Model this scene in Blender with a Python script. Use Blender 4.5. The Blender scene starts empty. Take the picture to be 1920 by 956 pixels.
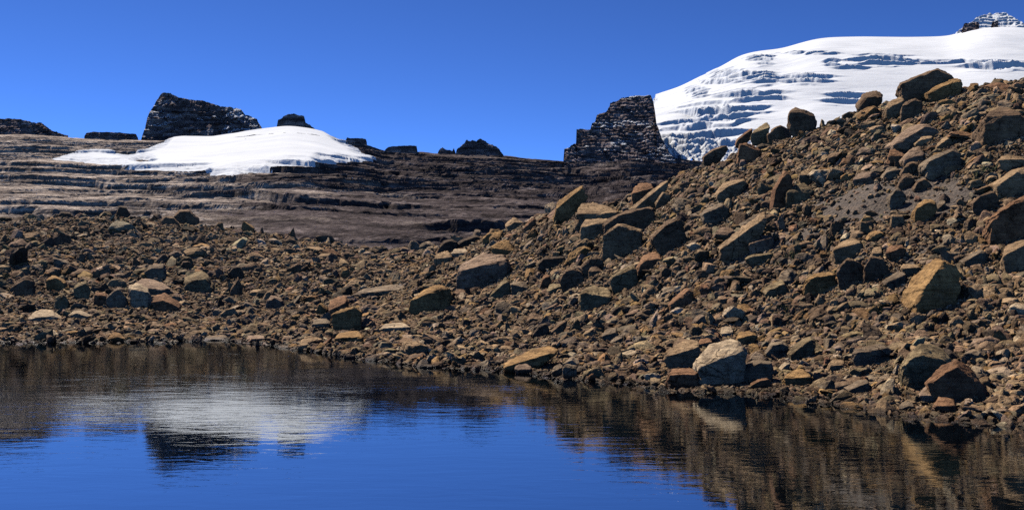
import bpy, bmesh, math, random
import numpy as np
from mathutils import Vector
sc = bpy.context.scene
COL = sc.collection
R = math.radians

# ------------------------------------------------------------------ camera, sky, sun, exposure
CAM_H = 1.7            # metres above the lake
FPX = 1844.0           # focal length in photograph pixels (1920 wide)
HX, HY = 960.0, 525.0  # image centre column / horizon row
cam = bpy.data.cameras.new("camera"); camo = bpy.data.objects.new("camera", cam); COL.objects.link(camo)
camo.location = (0, 0, CAM_H); camo.rotation_euler = (R(90), 0, 0)
cam.sensor_width = 36; cam.lens = 36 * FPX / 1920; cam.shift_y = (HY - 478) / 1920
cam.clip_start = 0.1; cam.clip_end = 20000
sc.camera = camo

SUN_EL, SUN_AZ = 51.0, -38.0        # azimuth measured from the view direction, minus = towards the left
w = bpy.data.worlds.new("World"); sc.world = w; w.use_nodes = True
nt = w.node_tree; nt.nodes.clear()
sky = nt.nodes.new("ShaderNodeTexSky"); sky.sky_type = 'NISHITA'; sky.sun_disc = False
sky.sun_elevation = R(SUN_EL); sky.sun_rotation = R(SUN_AZ)
sky.altitude = 4600; sky.air_density = 0.7; sky.dust_density = 0.05; sky.ozone_density = 8.0
bg = nt.nodes.new("ShaderNodeBackground"); bg.inputs[1].default_value = 0.062
gmn = nt.nodes.new("ShaderNodeGamma"); gmn.inputs[1].default_value = 1.42      # deep, clear high-altitude blue
wo = nt.nodes.new("ShaderNodeOutputWorld")
nt.links.new(sky.outputs[0], gmn.inputs[0]); nt.links.new(gmn.outputs[0], bg.inputs[0]); nt.links.new(bg.outputs[0], wo.inputs[0])

sl = bpy.data.lights.new("sun", 'SUN'); sl.energy = 5.0; sl.angle = R(0.5); sl.color = (1.0, 0.955, 0.89)
so = bpy.data.objects.new("sun", sl); COL.objects.link(so)
sdir = Vector((math.sin(R(SUN_AZ)) * math.cos(R(SUN_EL)), math.cos(R(SUN_AZ)) * math.cos(R(SUN_EL)), math.sin(R(SUN_EL))))
so.rotation_euler = sdir.to_track_quat('Z', 'Y').to_euler(); so.location = (0, 0, 60)
vs = sc.view_settings
vs.view_transform = 'Standard'; vs.look = 'None'; vs.exposure = 0.42; vs.gamma = 1.0; vs.use_curve_mapping = False
sc.cycles.use_denoising = False
sc.cycles.max_bounces = 6; sc.cycles.diffuse_bounces = 0; sc.cycles.glossy_bounces = 3; sc.cycles.transparent_max_bounces = 12

# ------------------------------------------------------------------ noise
_rng = np.random.default_rng(7)
_P = _rng.permutation(4096).astype(np.int64)
_V = _rng.uniform(-1, 1, 4096)
def _h(ix, iy, iz): return _V[_P[(_P[(_P[ix & 4095] + iy) & 4095] + iz) & 4095]]
def vnoise(x, y, z=0.0):
    x = np.asarray(x, float); y = np.asarray(y, float); z = np.asarray(z, float) + np.zeros_like(x)
    ix = np.floor(x).astype(np.int64); iy = np.floor(y).astype(np.int64); iz = np.floor(z).astype(np.int64)
    fx, fy, fz = x - ix, y - iy, z - iz
    fx = fx * fx * fx * (fx * (fx * 6 - 15) + 10); fy = fy * fy * fy * (fy * (fy * 6 - 15) + 10); fz = fz * fz * fz * (fz * (fz * 6 - 15) + 10)
    r = 0
    for dx in (0, 1):
        for dy in (0, 1):
            for dz in (0, 1):
                r = r + _h(ix + dx, iy + dy, iz + dz) * (fx if dx else 1 - fx) * (fy if dy else 1 - fy) * (fz if dz else 1 - fz)
    return r
def fbm(x, y, z=0.0, o=4, g=0.5):
    a, s, t = 1.0, 0.0, 0.0
    x = np.asarray(x, float); y = np.asarray(y, float); z = np.asarray(z, float)
    for k in range(o):
        s = s + a * vnoise(x + 17.3 * k, y + 5.1 * k, z + 9.7 * k); t += a
        x = x * 2.03; y = y * 2.03; z = z * 2.03; a *= g
    return s / t
def sstep(a, b, x):
    t = np.clip((x - a) / (b - a), 0, 1); return t * t * (3 - 2 * t)

# ------------------------------------------------------------------ tagging
def tag(o, label=None, cat=None, group=None, kind=None):
    if label: o['label'] = label
    if cat: o['category'] = cat
    if group: o['group'] = group
    if kind: o['kind'] = kind
    return o
def mesh_obj(name, verts, faces, mat, parent=None, smooth=True):
    me = bpy.data.meshes.new(name)
    verts = np.asarray(verts, np.float32); faces = np.asarray(faces, np.int32)
    me.vertices.add(len(verts)); me.vertices.foreach_set("co", verts.ravel())
    k = faces.shape[1]
    me.loops.add(faces.size); me.loops.foreach_set("vertex_index", faces.ravel())
    me.polygons.add(len(faces)); me.polygons.foreach_set("loop_start", np.arange(0, faces.size, k, dtype=np.int32))
    me.polygons.foreach_set("use_smooth", np.full(len(faces), smooth))
    me.update(calc_edges=True); me.validate()
    me.materials.append(mat)
    o = bpy.data.objects.new(name, me); COL.objects.link(o)
    if parent: o.parent = parent
    return o
def grid_faces(nr, nc):
    a = np.arange(nr * nc).reshape(nr, nc)
    return np.stack([a[:-1, :-1], a[:-1, 1:], a[1:, 1:], a[1:, :-1]], -1).reshape(-1, 4)

# ------------------------------------------------------------------ materials
def mat_new(name):
    m = bpy.data.materials.new(name); m.use_nodes = True; n = m.node_tree; n.nodes.clear()
    out = n.nodes.new("ShaderNodeOutputMaterial"); b = n.nodes.new("ShaderNodeBsdfPrincipled")
    n.links.new(b.outputs[0], out.inputs[0])
    return m, n, b, out
def N(n, t, **kw):
    nd = n.nodes.new(t)
    for k, v in kw.items():
        if k.startswith('i_'):
            key = k[2:]; key = int(key) if key.isdigit() else key.replace('_', ' ')
            nd.inputs[key].default_value = v
        else: setattr(nd, k, v)
    return nd
def ramp(n, fac, stops):
    r = n.nodes.new("ShaderNodeValToRGB"); e = r.color_ramp.elements
    while len(e) < len(stops): e.new(0.5)
    for el, (p, c) in zip(e, stops):
        el.position = p; el.color = (*c, 1) if len(c) == 3 else c
    n.links.new(fac, r.inputs[0]); return r
def mapping(n, src, scale=(1, 1, 1), rot=(0, 0, 0)):
    m = n.nodes.new("ShaderNodeMapping"); m.inputs['Scale'].default_value = scale; m.inputs['Rotation'].default_value = rot
    n.links.new(src, m.inputs[0]); return m.outputs[0]
def noise(n, vec, scale, detail=4, rough=0.55, dist=0.0):
    t = N(n, "ShaderNodeTexNoise"); t.inputs['Scale'].default_value = scale; t.inputs['Detail'].default_value = detail
    t.inputs['Roughness'].default_value = rough; t.inputs['Distortion'].default_value = dist
    n.links.new(vec, t.inputs['Vector']); return t.outputs['Fac']
def mix(n, fac, a, b, mode='MIX'):
    m = n.nodes.new("ShaderNodeMix"); m.data_type = 'RGBA'; m.blend_type = mode
    for s, v in ((m.inputs[0], fac), (m.inputs[6], a), (m.inputs[7], b)):
        if hasattr(v, 'is_linked'): n.links.new(v, s)
        else: s.default_value = v if not isinstance(v, tuple) else ((*v, 1) if len(v) == 3 else v)
    return m.outputs[2]
def mth(n, op, a, b=None, clamp=False):
    m = n.nodes.new("ShaderNodeMath"); m.operation = op; m.use_clamp = clamp
    for s, v in ((m.inputs[0], a), (m.inputs[1], b)):
        if v is None: continue
        if hasattr(v, 'is_linked'): n.links.new(v, s)
        else: s.default_value = v
    return m.outputs[0]
def bump(n, bs, height, dist, strength=1.0, prev=None):
    b = n.nodes.new("ShaderNodeBump"); b.inputs['Strength'].default_value = strength; b.inputs['Distance'].default_value = dist
    n.links.new(height, b.inputs['Height'])
    if prev is not None: n.links.new(prev, b.inputs['Normal'])
    if bs is not None: n.links.new(b.outputs[0], bs.inputs['Normal'])
    return b.outputs[0]

def rock_material(name, instanced):
    m, n, b, out = mat_new(name)
    tc = N(n, "ShaderNodeTexCoord"); oi = N(n, "ShaderNodeObjectInfo")
    if instanced:
        at = N(n, "ShaderNodeAttribute", attribute_type='INSTANCER', attribute_name='tint'); base = at.outputs['Color']
        off = N(n, "ShaderNodeVectorMath", operation='ADD'); n.links.new(tc.outputs['Object'], off.inputs[0])
        n.links.new(at.outputs['Vector'], off.inputs[1]); P = off.outputs[0]
        geo = N(n, "ShaderNodeNewGeometry"); W = geo.outputs['Position']
    else:
        base = oi.outputs['Color']; geo = N(n, "ShaderNodeNewGeometry"); P = W = geo.outputs['Position']
    big = noise(n, W, 1.4 if not instanced else 1.0, 3, 0.5)
    c = mix(n, 1.0, base, ramp(n, big, [(0.3, (0.62, 0.58, 0.56)), (0.7, (1.35, 1.3, 1.2))]).outputs[0], 'MULTIPLY')
    med = noise(n, W, 9, 5, 0.65, 0.5)
    c = mix(n, 1.0, c, ramp(n, med, [(0.3, (0.45, 0.42, 0.42)), (0.52, (1.0, 1.0, 1.0)), (0.75, (1.45, 1.4, 1.3))]).outputs[0], 'MULTIPLY')
    rust = ramp(n, noise(n, W, 3.2, 4, 0.6), [(0.56, (0, 0, 0)), (0.68, (1, 1, 1))]).outputs[0]
    c = mix(n, mth(n, 'MULTIPLY', rust, 0.38), c, (0.22, 0.115, 0.045))
    lich = ramp(n, noise(n, W, 22, 3, 0.6), [(0.63, (0, 0, 0)), (0.7, (1, 1, 1))]).outputs[0]
    c = mix(n, mth(n, 'MULTIPLY', lich, 0.35), c, (0.30, 0.28, 0.22))
    strata = noise(n, mapping(n, W, (1.2, 1.2, 16), (0.3, 0.2, 0)), 1.6, 4, 0.6)
    c = mix(n, 1.0, c, ramp(n, strata, [(0.35, (0.7, 0.68, 0.66)), (0.6, (1.15, 1.13, 1.1))]).outputs[0], 'MULTIPLY')
    crack = None
    if not instanced:                                         # fracture lines across the larger blocks
        wv = N(n, "ShaderNodeVectorMath", operation='ADD'); n.links.new(W, wv.inputs[0])
        nz = N(n, "ShaderNodeTexNoise"); nz.inputs['Scale'].default_value = 3.0; n.links.new(W, nz.inputs['Vector'])
        sc_ = N(n, "ShaderNodeVectorMath", operation='SCALE'); n.links.new(nz.outputs['Color'], sc_.inputs[0]); sc_.inputs['Scale'].default_value = 0.35
        n.links.new(sc_.outputs[0], wv.inputs[1])
        vc = N(n, "ShaderNodeTexVoronoi", feature='DISTANCE_TO_EDGE'); vc.inputs['Scale'].default_value = 1.7
        n.links.new(mapping(n, wv.outputs[0], (1, 1, 1.9), (0.4, 0.3, 0)), vc.inputs['Vector'])
        crack = ramp(n, vc.outputs['Distance'], [(0.0, (0.3, 0.3, 0.3)), (0.035, (1, 1, 1))]).outputs[0]
        where = ramp(n, noise(n, W, 0.9, 2), [(0.50, (0, 0, 0)), (0.62, (1, 1, 1))]).outputs[0]
        crack = mix(n, where, (1.0, 1.0, 1.0), crack)
        c = mix(n, 0.6, c, crack, 'MULTIPLY')
    sz = N(n, "ShaderNodeSeparateXYZ"); n.links.new(W, sz.inputs[0])       # wet line just above the lake
    wl = mth(n, 'ADD', mth(n, 'MULTIPLY', sz.outputs[2], 6.0), mth(n, 'MULTIPLY', noise(n, W, 3.0, 3), 0.5))
    wet = ramp(n, wl, [(0.42, (0.36, 0.35, 0.34)), (0.75, (1, 1, 1))]).outputs[0]
    c = mix(n, 1.0, c, wet, 'MULTIPLY')
    rr = ramp(n, wl, [(0.42, (0.35, 0.35, 0.35)), (0.75, (0.9, 0.9, 0.9))]).outputs[0]
    n.links.new(c, b.inputs['Base Color']); n.links.new(rr, b.inputs['Roughness'])
    b.inputs['Specular IOR Level'].default_value = 0.08
    b0 = bump(n, None, crack, 0.05, 1.0) if crack is not None else None
    b1 = bump(n, None, strata, 0.02, 0.5, b0)
    b2 = bump(n, None, noise(n, W, 12, 7, 0.7), 0.055, 0.9, b1)
    bump(n, b, noise(n, W, 55, 4, 0.7), 0.012, 0.8, b2)
    return m
M_ROCK = rock_material("weathered_rock", False)
M_STONE = rock_material("loose_stone", True)

def ground_material():
    m, n, b, out = mat_new("scree_soil")
    geo = N(n, "ShaderNodeNewGeometry"); W = geo.outputs['Position']
    c = ramp(n, noise(n, W, 0.5, 5, 0.6), [(0.3, (0.08, 0.058, 0.042)), (0.7, (0.135, 0.10, 0.073))]).outputs[0]
    vo = N(n, "ShaderNodeTexVoronoi"); vo.inputs['Scale'].default_value = 14; n.links.new(W, vo.inputs['Vector'])
    vo2 = N(n, "ShaderNodeTexVoronoi"); vo2.inputs['Scale'].default_value = 38; n.links.new(W, vo2.inputs['Vector'])
    tint = ramp(n, vo.outputs['Color'], [(0.1, (0.6, 0.55, 0.5)), (0.5, (1.0, 0.95, 0.88)), (0.9, (1.7, 1.5, 1.25))]).outputs[0]
    gm = ramp(n, noise(n, W, 0.9, 4, 0.6), [(0.4, (0.25, 0.25, 0.25)), (0.6, (1, 1, 1))]).outputs[0]
    c = mix(n, mth(n, 'MULTIPLY', gm, 0.9), c, mix(n, 1.0, c, tint, 'MULTIPLY'))
    # wet dark margin at the waterline
    sep = N(n, "ShaderNodeSeparateXYZ"); n.links.new(W, sep.inputs[0])
    wet = ramp(n, mth(n, 'ADD', mth(n, 'MULTIPLY', sep.outputs[2], 4.0), mth(n, 'MULTIPLY', noise(n, W, 1.2, 3), 0.5)), [(0.35, (0.42, 0.4, 0.38)), (0.75, (1, 1, 1))]).outputs[0]
    c = mix(n, 1.0, c, wet, 'MULTIPLY')
    n.links.new(c, b.inputs['Base Color']); b.inputs['Roughness'].default_value = 0.92
    h = mth(n, 'ADD', mth(n, 'MULTIPLY', vo.outputs['Distance'], -1.0), mth(n, 'MULTIPLY', vo2.outputs['Distance'], -0.4))
    b1 = bump(n, None, mth(n, 'MULTIPLY', h, gm), 0.07, 0.9)
    bump(n, b, noise(n, W, 6, 8, 0.7), 0.12, 0.7, b1)
    return m
M_SOIL = ground_material()

def far_rock_material(name, tan, snowy, dark=1.0):
    """layered bedrock: purple-brown strata, pale tan worn slabs, snow lying on ledges where snowy > 0"""
    m, n, b, out = mat_new(name)
    geo = N(n, "ShaderNodeNewGeometry"); W = geo.outputs['Position']
    d = dark * (0.78 if tan else 1.25)
    c = ramp(n, noise(n, mapping(n, W, (1, 1, 3.5)), 0.09, 7, 0.68), [(0.3, (0.05 * d, 0.038 * d, 0.036 * d)), (0.5, (0.105 * d, 0.08 * d, 0.076 * d)), (0.72, (0.34 * d, 0.275 * d, 0.25 * d))]).outputs[0]
    if tan:
        sx = N(n, "ShaderNodeSeparateXYZ"); n.links.new(W, sx.inputs[0])
        # slabs scoured pale in long runs along the strata; the west flank is the palest
        west = mth(n, 'MULTIPLY', mth(n, 'ADD', mth(n, 'DIVIDE', sx.outputs[0], mth(n, 'MAXIMUM', sx.outputs[1], 1.0)), 0.27), -2.6)
        t = mth(n, 'ADD', noise(n, mapping(n, W, (0.35, 0.9, 3.0)), 0.035, 6, 0.62), mth(n, 'MAXIMUM', mth(n, 'MINIMUM', west, 0.26), -0.10))
        tf = ramp(n, t, [(0.47, (0, 0, 0)), (0.60, (1, 1, 1))]).outputs[0]
        tt = ramp(n, noise(n, mapping(n, W, (0.5, 1, 4)), 0.16, 6, 0.7), [(0.3, (0.12, 0.09, 0.075)), (0.48, (0.30, 0.24, 0.195)), (0.66, (0.66, 0.545, 0.44))]).outputs[0]
        c = mix(n, tf, c, tt)
    c = mix(n, 1.0, c, ramp(n, noise(n, mapping(n, W, (0.03, 0.05, 0.75)), 0.9, 6, 0.72), [(0.36, (0.38, 0.35, 0.35)), (0.56, (1.25, 1.25, 1.25))]).outputs[0], 'MULTIPLY')
    c = mix(n, 1.0, c, ramp(n, noise(n, W, 0.8, 5, 0.7), [(0.32, (0.55, 0.53, 0.53)), (0.66, (1.35, 1.33, 1.3))]).outputs[0], 'MULTIPLY')
    if snowy:
        sn = N(n, "ShaderNodeSeparateXYZ"); n.links.new(geo.outputs['Normal'], sn.inputs[0])
        s = mth(n, 'ADD', mth(n, 'MULTIPLY', sn.outputs[2], 0.62), mth(n, 'MULTIPLY', noise(n, mapping(n, W, (0.5, 1, 1.6)), 0.05, 6, 0.6), 1.9))
        sf = ramp(n, mth(n, 'MULTIPLY', s, 0.5), [(0.735 - (snowy - 0.6) * .5, (0, 0, 0)), (0.755 - (snowy - 0.6) * .5, (1, 1, 1))]).outputs[0]
        c = mix(n, sf, c, (0.62, 0.63, 0.645))
    n.links.new(c, b.inputs['Base Color']); b.inputs['Roughness'].default_value = 0.95; b.inputs['Specular IOR Level'].default_value = 0.05
    b1 = bump(n, None, noise(n, mapping(n, W, (0.35, 0.35, 2.6) if tan else (0.6, 0.6, 1.1)), 0.5, 7, 0.7), 1.6, 0.9 if tan else 0.6)
    bump(n, b, noise(n, W, 1.3, 5, 0.7), 0.6, 0.8, b1)
    return m
M_SLOPE = far_rock_material("layered_slope_rock", True, 0)
M_CRAG = far_rock_material("dark_crag_rock", False, 0, 1.25)
M_CRAG_SNOW = far_rock_material("snow_dusted_crag_rock", False, 0.64, 1.15)
M_CLIFF = far_rock_material("snow_streaked_cliff_rock", False, 0.50, 1.2)

def snow_material(name, rough):
    m, n, b, out = mat_new(name)
    geo = N(n, "ShaderNodeNewGeometry"); W = geo.outputs['Position']
    c = ramp(n, noise(n, W, 0.02, 5, 0.6), [(0.3, (0.62, 0.628, 0.64)), (0.7, (0.74, 0.743, 0.748))]).outputs[0]
    n.links.new(c, b.inputs['Base Color']); b.inputs['Roughness'].default_value = 0.8; b.inputs['Specular IOR Level'].default_value = 0.0
    b1 = bump(n, None, noise(n, mapping(n, W, (0.25, 0.5, 1)), 0.12, 5, 0.55), 2.2 * rough, 0.5)
    bump(n, b, noise(n, mapping(n, W, (1, 1, 2)), 0.6, 4, 0.6), 0.35 * rough, 0.5, b1)
    return m
M_SNOW = snow_material("firn_snow", 0.7)
M_GLACIER = snow_material("glacier_snow", 1.0)

def water_material():
    m, n, b, out = mat_new("lake_water_surface"); n.nodes.remove(b)
    geo = N(n, "ShaderNodeNewGeometry"); W = geo.outputs['Position']
    fine = noise(n, mapping(n, W, (2.2, 6.5, 1)), 1.0, 4, 0.55, 0.4)
    broad = noise(n, mapping(n, W, (0.55, 1.3, 1)), 1.0, 3, 0.5)
    patch = ramp(n, noise(n, mapping(n, W, (0.10, 0.30, 1)), 1.0, 3, 0.5), [(0.40, (0.35, 0.35, 0.35)), (0.62, (1, 1, 1))]).outputs[0]
    b1 = bump(n, None, mth(n, 'MULTIPLY', fine, patch), 0.0024, 1.0)
    b2 = bump(n, None, broad, 0.0030, 1.0, b1)
    fr = N(n, "ShaderNodeFresnel"); fr.inputs['IOR'].default_value = 14.0; n.links.new(b2, fr.inputs['Normal'])
    gl = N(n, "ShaderNodeBsdfGlossy"); gl.inputs['Roughness'].default_value = 0.012; n.links.new(b2, gl.inputs['Normal'])
    gl.inputs['Color'].default_value = (0.93, 0.98, 1, 1)
    tr = N(n, "ShaderNodeBsdfTransparent"); tr.inputs[0].default_value = (0.62, 0.72, 0.72, 1)
    mx = N(n, "ShaderNodeMixShader"); n.links.new(fr.outputs[0], mx.inputs[0]); n.links.new(tr.outputs[0], mx.inputs[1]); n.links.new(gl.outputs[0], mx.inputs[2])
    n.links.new(mx.outputs[0], out.inputs[0])
    va = N(n, "ShaderNodeVolumeAbsorption"); va.inputs[0].default_value = (0.25, 0.62, 0.66, 1); va.inputs[1].default_value = 0.9
    n.links.new(va.outputs[0], out.inputs[1])
    return m
M_WATER = water_material()

# ------------------------------------------------------------------ near ground: lakeshore, moraine and scree slope
def ipts(pts): a = np.array(pts, float); return a[:, 0], a[:, 1]
SH = ipts([(-900, 648), (-300, 644), (0, 640), (200, 640), (400, 636), (480, 642), (560, 652), (700, 672), (800, 683), (950, 691), (1050, 706), (1200, 717), (1300, 729), (1420, 735), (1560, 748), (1690, 772), (1800, 782), (1920, 790), (2300, 815), (2900, 850)])
CRY = ipts([(-900, 398), (0, 403), (120, 403), (250, 404), (345, 414), (480, 434), (560, 446), (640, 457), (720, 467), (790, 464), (860, 452), (950, 428), (1040, 402), (1090, 388), (1170, 368), (1250, 334), (1300, 308), (1400, 276), (1450, 254), (1530, 224), (1620, 194), (1690, 186), (1800, 160), (1870, 146), (1920, 138), (2100, 118), (2500, 90), (2900, 80)])
CRD = ipts([(-900, 78), (0, 75), (640, 74), (800, 62), (950, 52), (1100, 42), (1250, 37), (1400, 34), (1600, 31), (1920, 28), (2400, 27), (2900, 27)])
GL = ([0, .25, .41, 1.0], [0, .025, .19, 1.0])
GR = ([0, .12, .25, 1.0], [0, .035, .10, 1.0])
def ipts_smooth(pts, sig):
    xs, ys = ipts(pts); x = np.arange(xs[0] - 4 * sig, xs[-1] + 4 * sig, 1.0); y = np.interp(x, xs, ys)
    k = np.exp(-0.5 * (np.arange(-3 * sig, 3 * sig + 1) / sig) ** 2); k /= k.sum()
    yp = np.pad(y, len(k) // 2, mode='edge'); return x, np.convolve(yp, k, 'valid')[:len(x)]
def wx(px, Y): return (px - HX) / FPX * Y
def wz(py, Y): return CAM_H + (HY - py) / FPX * Y
def near_z(X, Y, rough=True):
    X = np.asarray(X, float); Y = np.asarray(Y, float)
    px = np.clip(HX + FPX * X / np.maximum(Y, 6.0), -900, 2900)
    ys = np.interp(px, *SH); Ys = CAM_H * FPX / (ys - HY)
    Yc = np.interp(px, *CRD); Zc = wz(np.interp(px, *CRY) + 3, Yc)
    t = (Y - Ys) / (Yc - Ys)
    kr = sstep(350, 950, px)
    tc = np.clip(t, 0, 1)
    g = np.interp(tc, *GL) * (1 - kr) + np.interp(tc, *GR) * kr
    g = np.where(t > 0.86, g - 0.5 * (tc - 0.86) ** 2 / 0.28 * 0.9, g)
    z = Zc * g
    zin = np.maximum(-0.20 * (Ys - Y), -1.0 - 0.05 * (Ys - Y)); zin = np.maximum(zin, -3.2)
    z = np.where(t < 0, zin, z)
    back = np.where(t > 1, (Y - Yc), 0)
    z = z - 0.42 * np.minimum(back, 12) - 0.1 * np.clip(back - 12, 0, 40)
    z = np.where(t > 1, np.maximum(z, -1.5 + 0 * z), z)
    # a rocky strip behind the camera, so that the lake has a near shore too
    z = np.where(Y < 1.0, np.maximum(z, np.minimum((1.0 - Y) * 0.18 - 2.0, 1.2)), z)
    if rough:
        am = sstep(0.0, 0.12, t)
        z = z + am * (0.42 * fbm(X / 6.5, Y / 6.5, 1.0, 3) * sstep(0.1, 0.5, t) + 0.12 * fbm(X / 1.5, Y / 1.5, 2.0, 3)) + 0.05 * fbm(X / 0.9, Y / 0.9, 3.0, 3)
    return z
def hit_near(px, py):
    """distance at which the view ray through a photograph pixel meets the near ground"""
    Y = np.linspace(8, 95, 1800); X = (px - HX) / FPX * Y
    z = near_z(X, Y); r = wz(py, Y)
    k = np.nonzero(z > r)[0]
    if len(k): return float(Y[k[0]])
    Yc = float(np.interp(px, *CRD)); return Yc * 0.985

def build_near_ground():
    u = np.linspace(-0.95, 0.95, 760)
    Y = np.concatenate([np.linspace(-30, 8, 30)[:-1], np.linspace(8, 50, 420)[:-1], np.linspace(50, 100, 260)[:-1], np.linspace(100, 170, 40)])
    U, YY = np.meshgrid(u, Y); X = U * (np.maximum(YY, 0) + 14)
    Z = near_z(X, YY)
    o = mesh_obj("ground", np.stack([X, YY, Z], -1).reshape(-1, 3), grid_faces(*X.shape), M_SOIL)
    tag(o, "brown rubble-strewn lakeshore and moraine slope", "ground", kind='structure')
build_near_ground()

def build_water():
    x0, x1, y0, y1, d = -120.0, 120.0, -28.0, 62.0, -3.6
    v = [(x0, y0, 0), (x1, y0, 0), (x1, y1, 0), (x0, y1, 0), (x0, y0, d), (x1, y0, d), (x1, y1, d), (x0, y1, d)]
    f = [(0, 1, 2, 3), (7, 6, 5, 4), (0, 4, 5, 1), (1, 5, 6, 2), (2, 6, 7, 3), (3, 7, 4, 0)]
    o = mesh_obj("water", v, f, M_WATER, smooth=False)
    tag(o, "still blue mountain lake mirroring snow and sky", "lake", kind='structure')
build_water()

# ------------------------------------------------------------------ far layered rock slope
SKY_L = ipts_smooth([(-900, 262), (-300, 248), (0, 252), (60, 251), (110, 254), (160, 261), (265, 263), (330, 262), (400, 262), (480, 250), (540, 243), (590, 249), (640, 264), (690, 272), (720, 284), (800, 287), (860, 289), (940, 291), (1000, 298), (1060, 304), (1120, 302), (1180, 292), (1240, 296), (1300, 300), (1500, 320), (2300, 320)], 12)
YR = 650.0
def hill_smooth(px, Y):
    Zr = wz(np.interp(px, *SKY_L), YR)
    z0 = wz(482.0, 120.0)
    s = np.clip((Y - 120) / (YR - 120), 0, 1)
    p = 1.34
    z = z0 + (Zr - z0) * s ** p
    z = np.where(Y > YR, Zr - 0.22 * (Y - YR), z)
    z = np.where(Y < 120, z0 - 0.06 * (120 - Y), z)
    return z
def terrace(h, L, a, c):
    q = h / L; n = np.floor(q); f = q - n
    return L * (n + np.where(f < a, c * f / a, c + (1 - c) * np.clip((f - a) / (1 - a), 0, 1)))
def hill_z(px, Y):
    X = wx(px, Y); h0 = hill_smooth(px, Y)
    py = HY - (h0 - CAM_H) / Y * FPX
    dip = 0.035 * X
    smoothzone = np.exp(-(((px - 600) / 230.0) ** 2 + ((py - 425) / 42.0) ** 2) ** 1.5)
    smoothzone = np.maximum(smoothzone, 0.8 * np.exp(-(((px - 880) / 160.0) ** 2 + ((py - 405) / 25.0) ** 2)))
    west = sstep(420, 150, px)
    warp = 8 * fbm(X / 160, Y / 90, 0.3, 3) + 1.5 * fbm(X / 45, Y / 30, 4.1, 3) + 0.5 * fbm(X / 7, Y / 9, 4.7, 3)
    h1 = h0 + dip + warp
    c = 0.50 + 0.14 * west + 0.42 * smoothzone
    c = np.minimum(c, 0.97)
    t1 = terrace(h1, 5.2, 0.965, c) + 0.5 * (1 - c) * 5.2
    wv = 1.6 * fbm(X / 80, Y / 30, 14.1, 3)
    vary = 0.45 + 0.9 * sstep(-0.25, 0.25, fbm(X / 70, Y / 45, 24.1, 2))
    t1 = h1 + (t1 - h1) * vary
    t1 = t1 + (terrace(h1 + wv, 2.9, 0.955, c) - (h1 + wv) + 0.5 * (1 - c) * 2.9) * (1.5 - vary) * 0.9
    bigm = (0.25 + 0.75 * sstep(430, 620, px)) * (1 - smoothzone) * sstep(-0.22, 0.18, fbm(X / 55, Y / 60, 44.0, 3))
    hb = h1 + 1.8 * fbm(X / 90, Y / 60, 41.0, 3)
    t1 = t1 + (terrace(hb, 7.7, 0.965, 0.62) - hb + 0.5 * 0.38 * 7.7) * bigm
    w2 = 1.3 * fbm(X / 9, Y / 12, 8.1, 3)
    t1 = t1 + terrace(h1 + w2, 1.9, 0.93, np.minimum(c + 0.02, 1)) - (h1 + w2) + 0.5 * (1 - c) * 1.9
    z = t1 - dip - warp
    z = z + 0.30 * fbm(X / 9, Y / 9, 2.2, 4) + (0.30 + 0.3 * smoothzone) * fbm(X / 2.6, Y / 3.2, 5.2, 3)
    k = sstep(YR + 4, YR - 40, Y)
    return h0 * (1 - k * 0.97) + z * k * 0.97 + (1 - k) * 0.9 * fbm(X / 10, Y / 10, 1.2, 4)
def build_far_hill():
    px = np.linspace(-300, 2050, 1650)
    Y = np.concatenate([np.linspace(88, 120, 14)[:-1], np.linspace(120, 320, 420)[:-1], np.linspace(320, YR, 640)[:-1], np.linspace(YR, 900, 30)])
    P, YY = np.meshgrid(px, Y); X = wx(P, YY); Z = hill_z(P, YY)
    o = mesh_obj("hill", np.stack([X, YY, Z], -1).reshape(-1, 3), grid_faces(*X.shape), M_SLOPE, smooth=False)
    tag(o, "layered purple-brown bedrock hillside with pale scoured slabs", "hillside", kind='structure')
build_far_hill()

def poly_sd(px, py, poly):
    """signed distance, positive inside"""
    poly = np.array(poly, float); d = np.full(px.shape, 1e9); ins = np.zeros(px.shape, bool)
    for (x0, y0), (x1, y1) in zip(poly, np.roll(poly, -1, 0)):
        ex, ey = x1 - x0, y1 - y0; t = np.clip(((px - x0) * ex + (py - y0) * ey) / (ex * ex + ey * ey), 0, 1)
        d = np.minimum(d, np.hypot(px - x0 - t * ex, py - y0 - t * ey))
        ins ^= ((y0 > py) != (y1 > py)) & (px < ex * (py - y0) / (ey if ey else 1e-9) + x0)
    return np.where(ins, d, -d)

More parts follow.
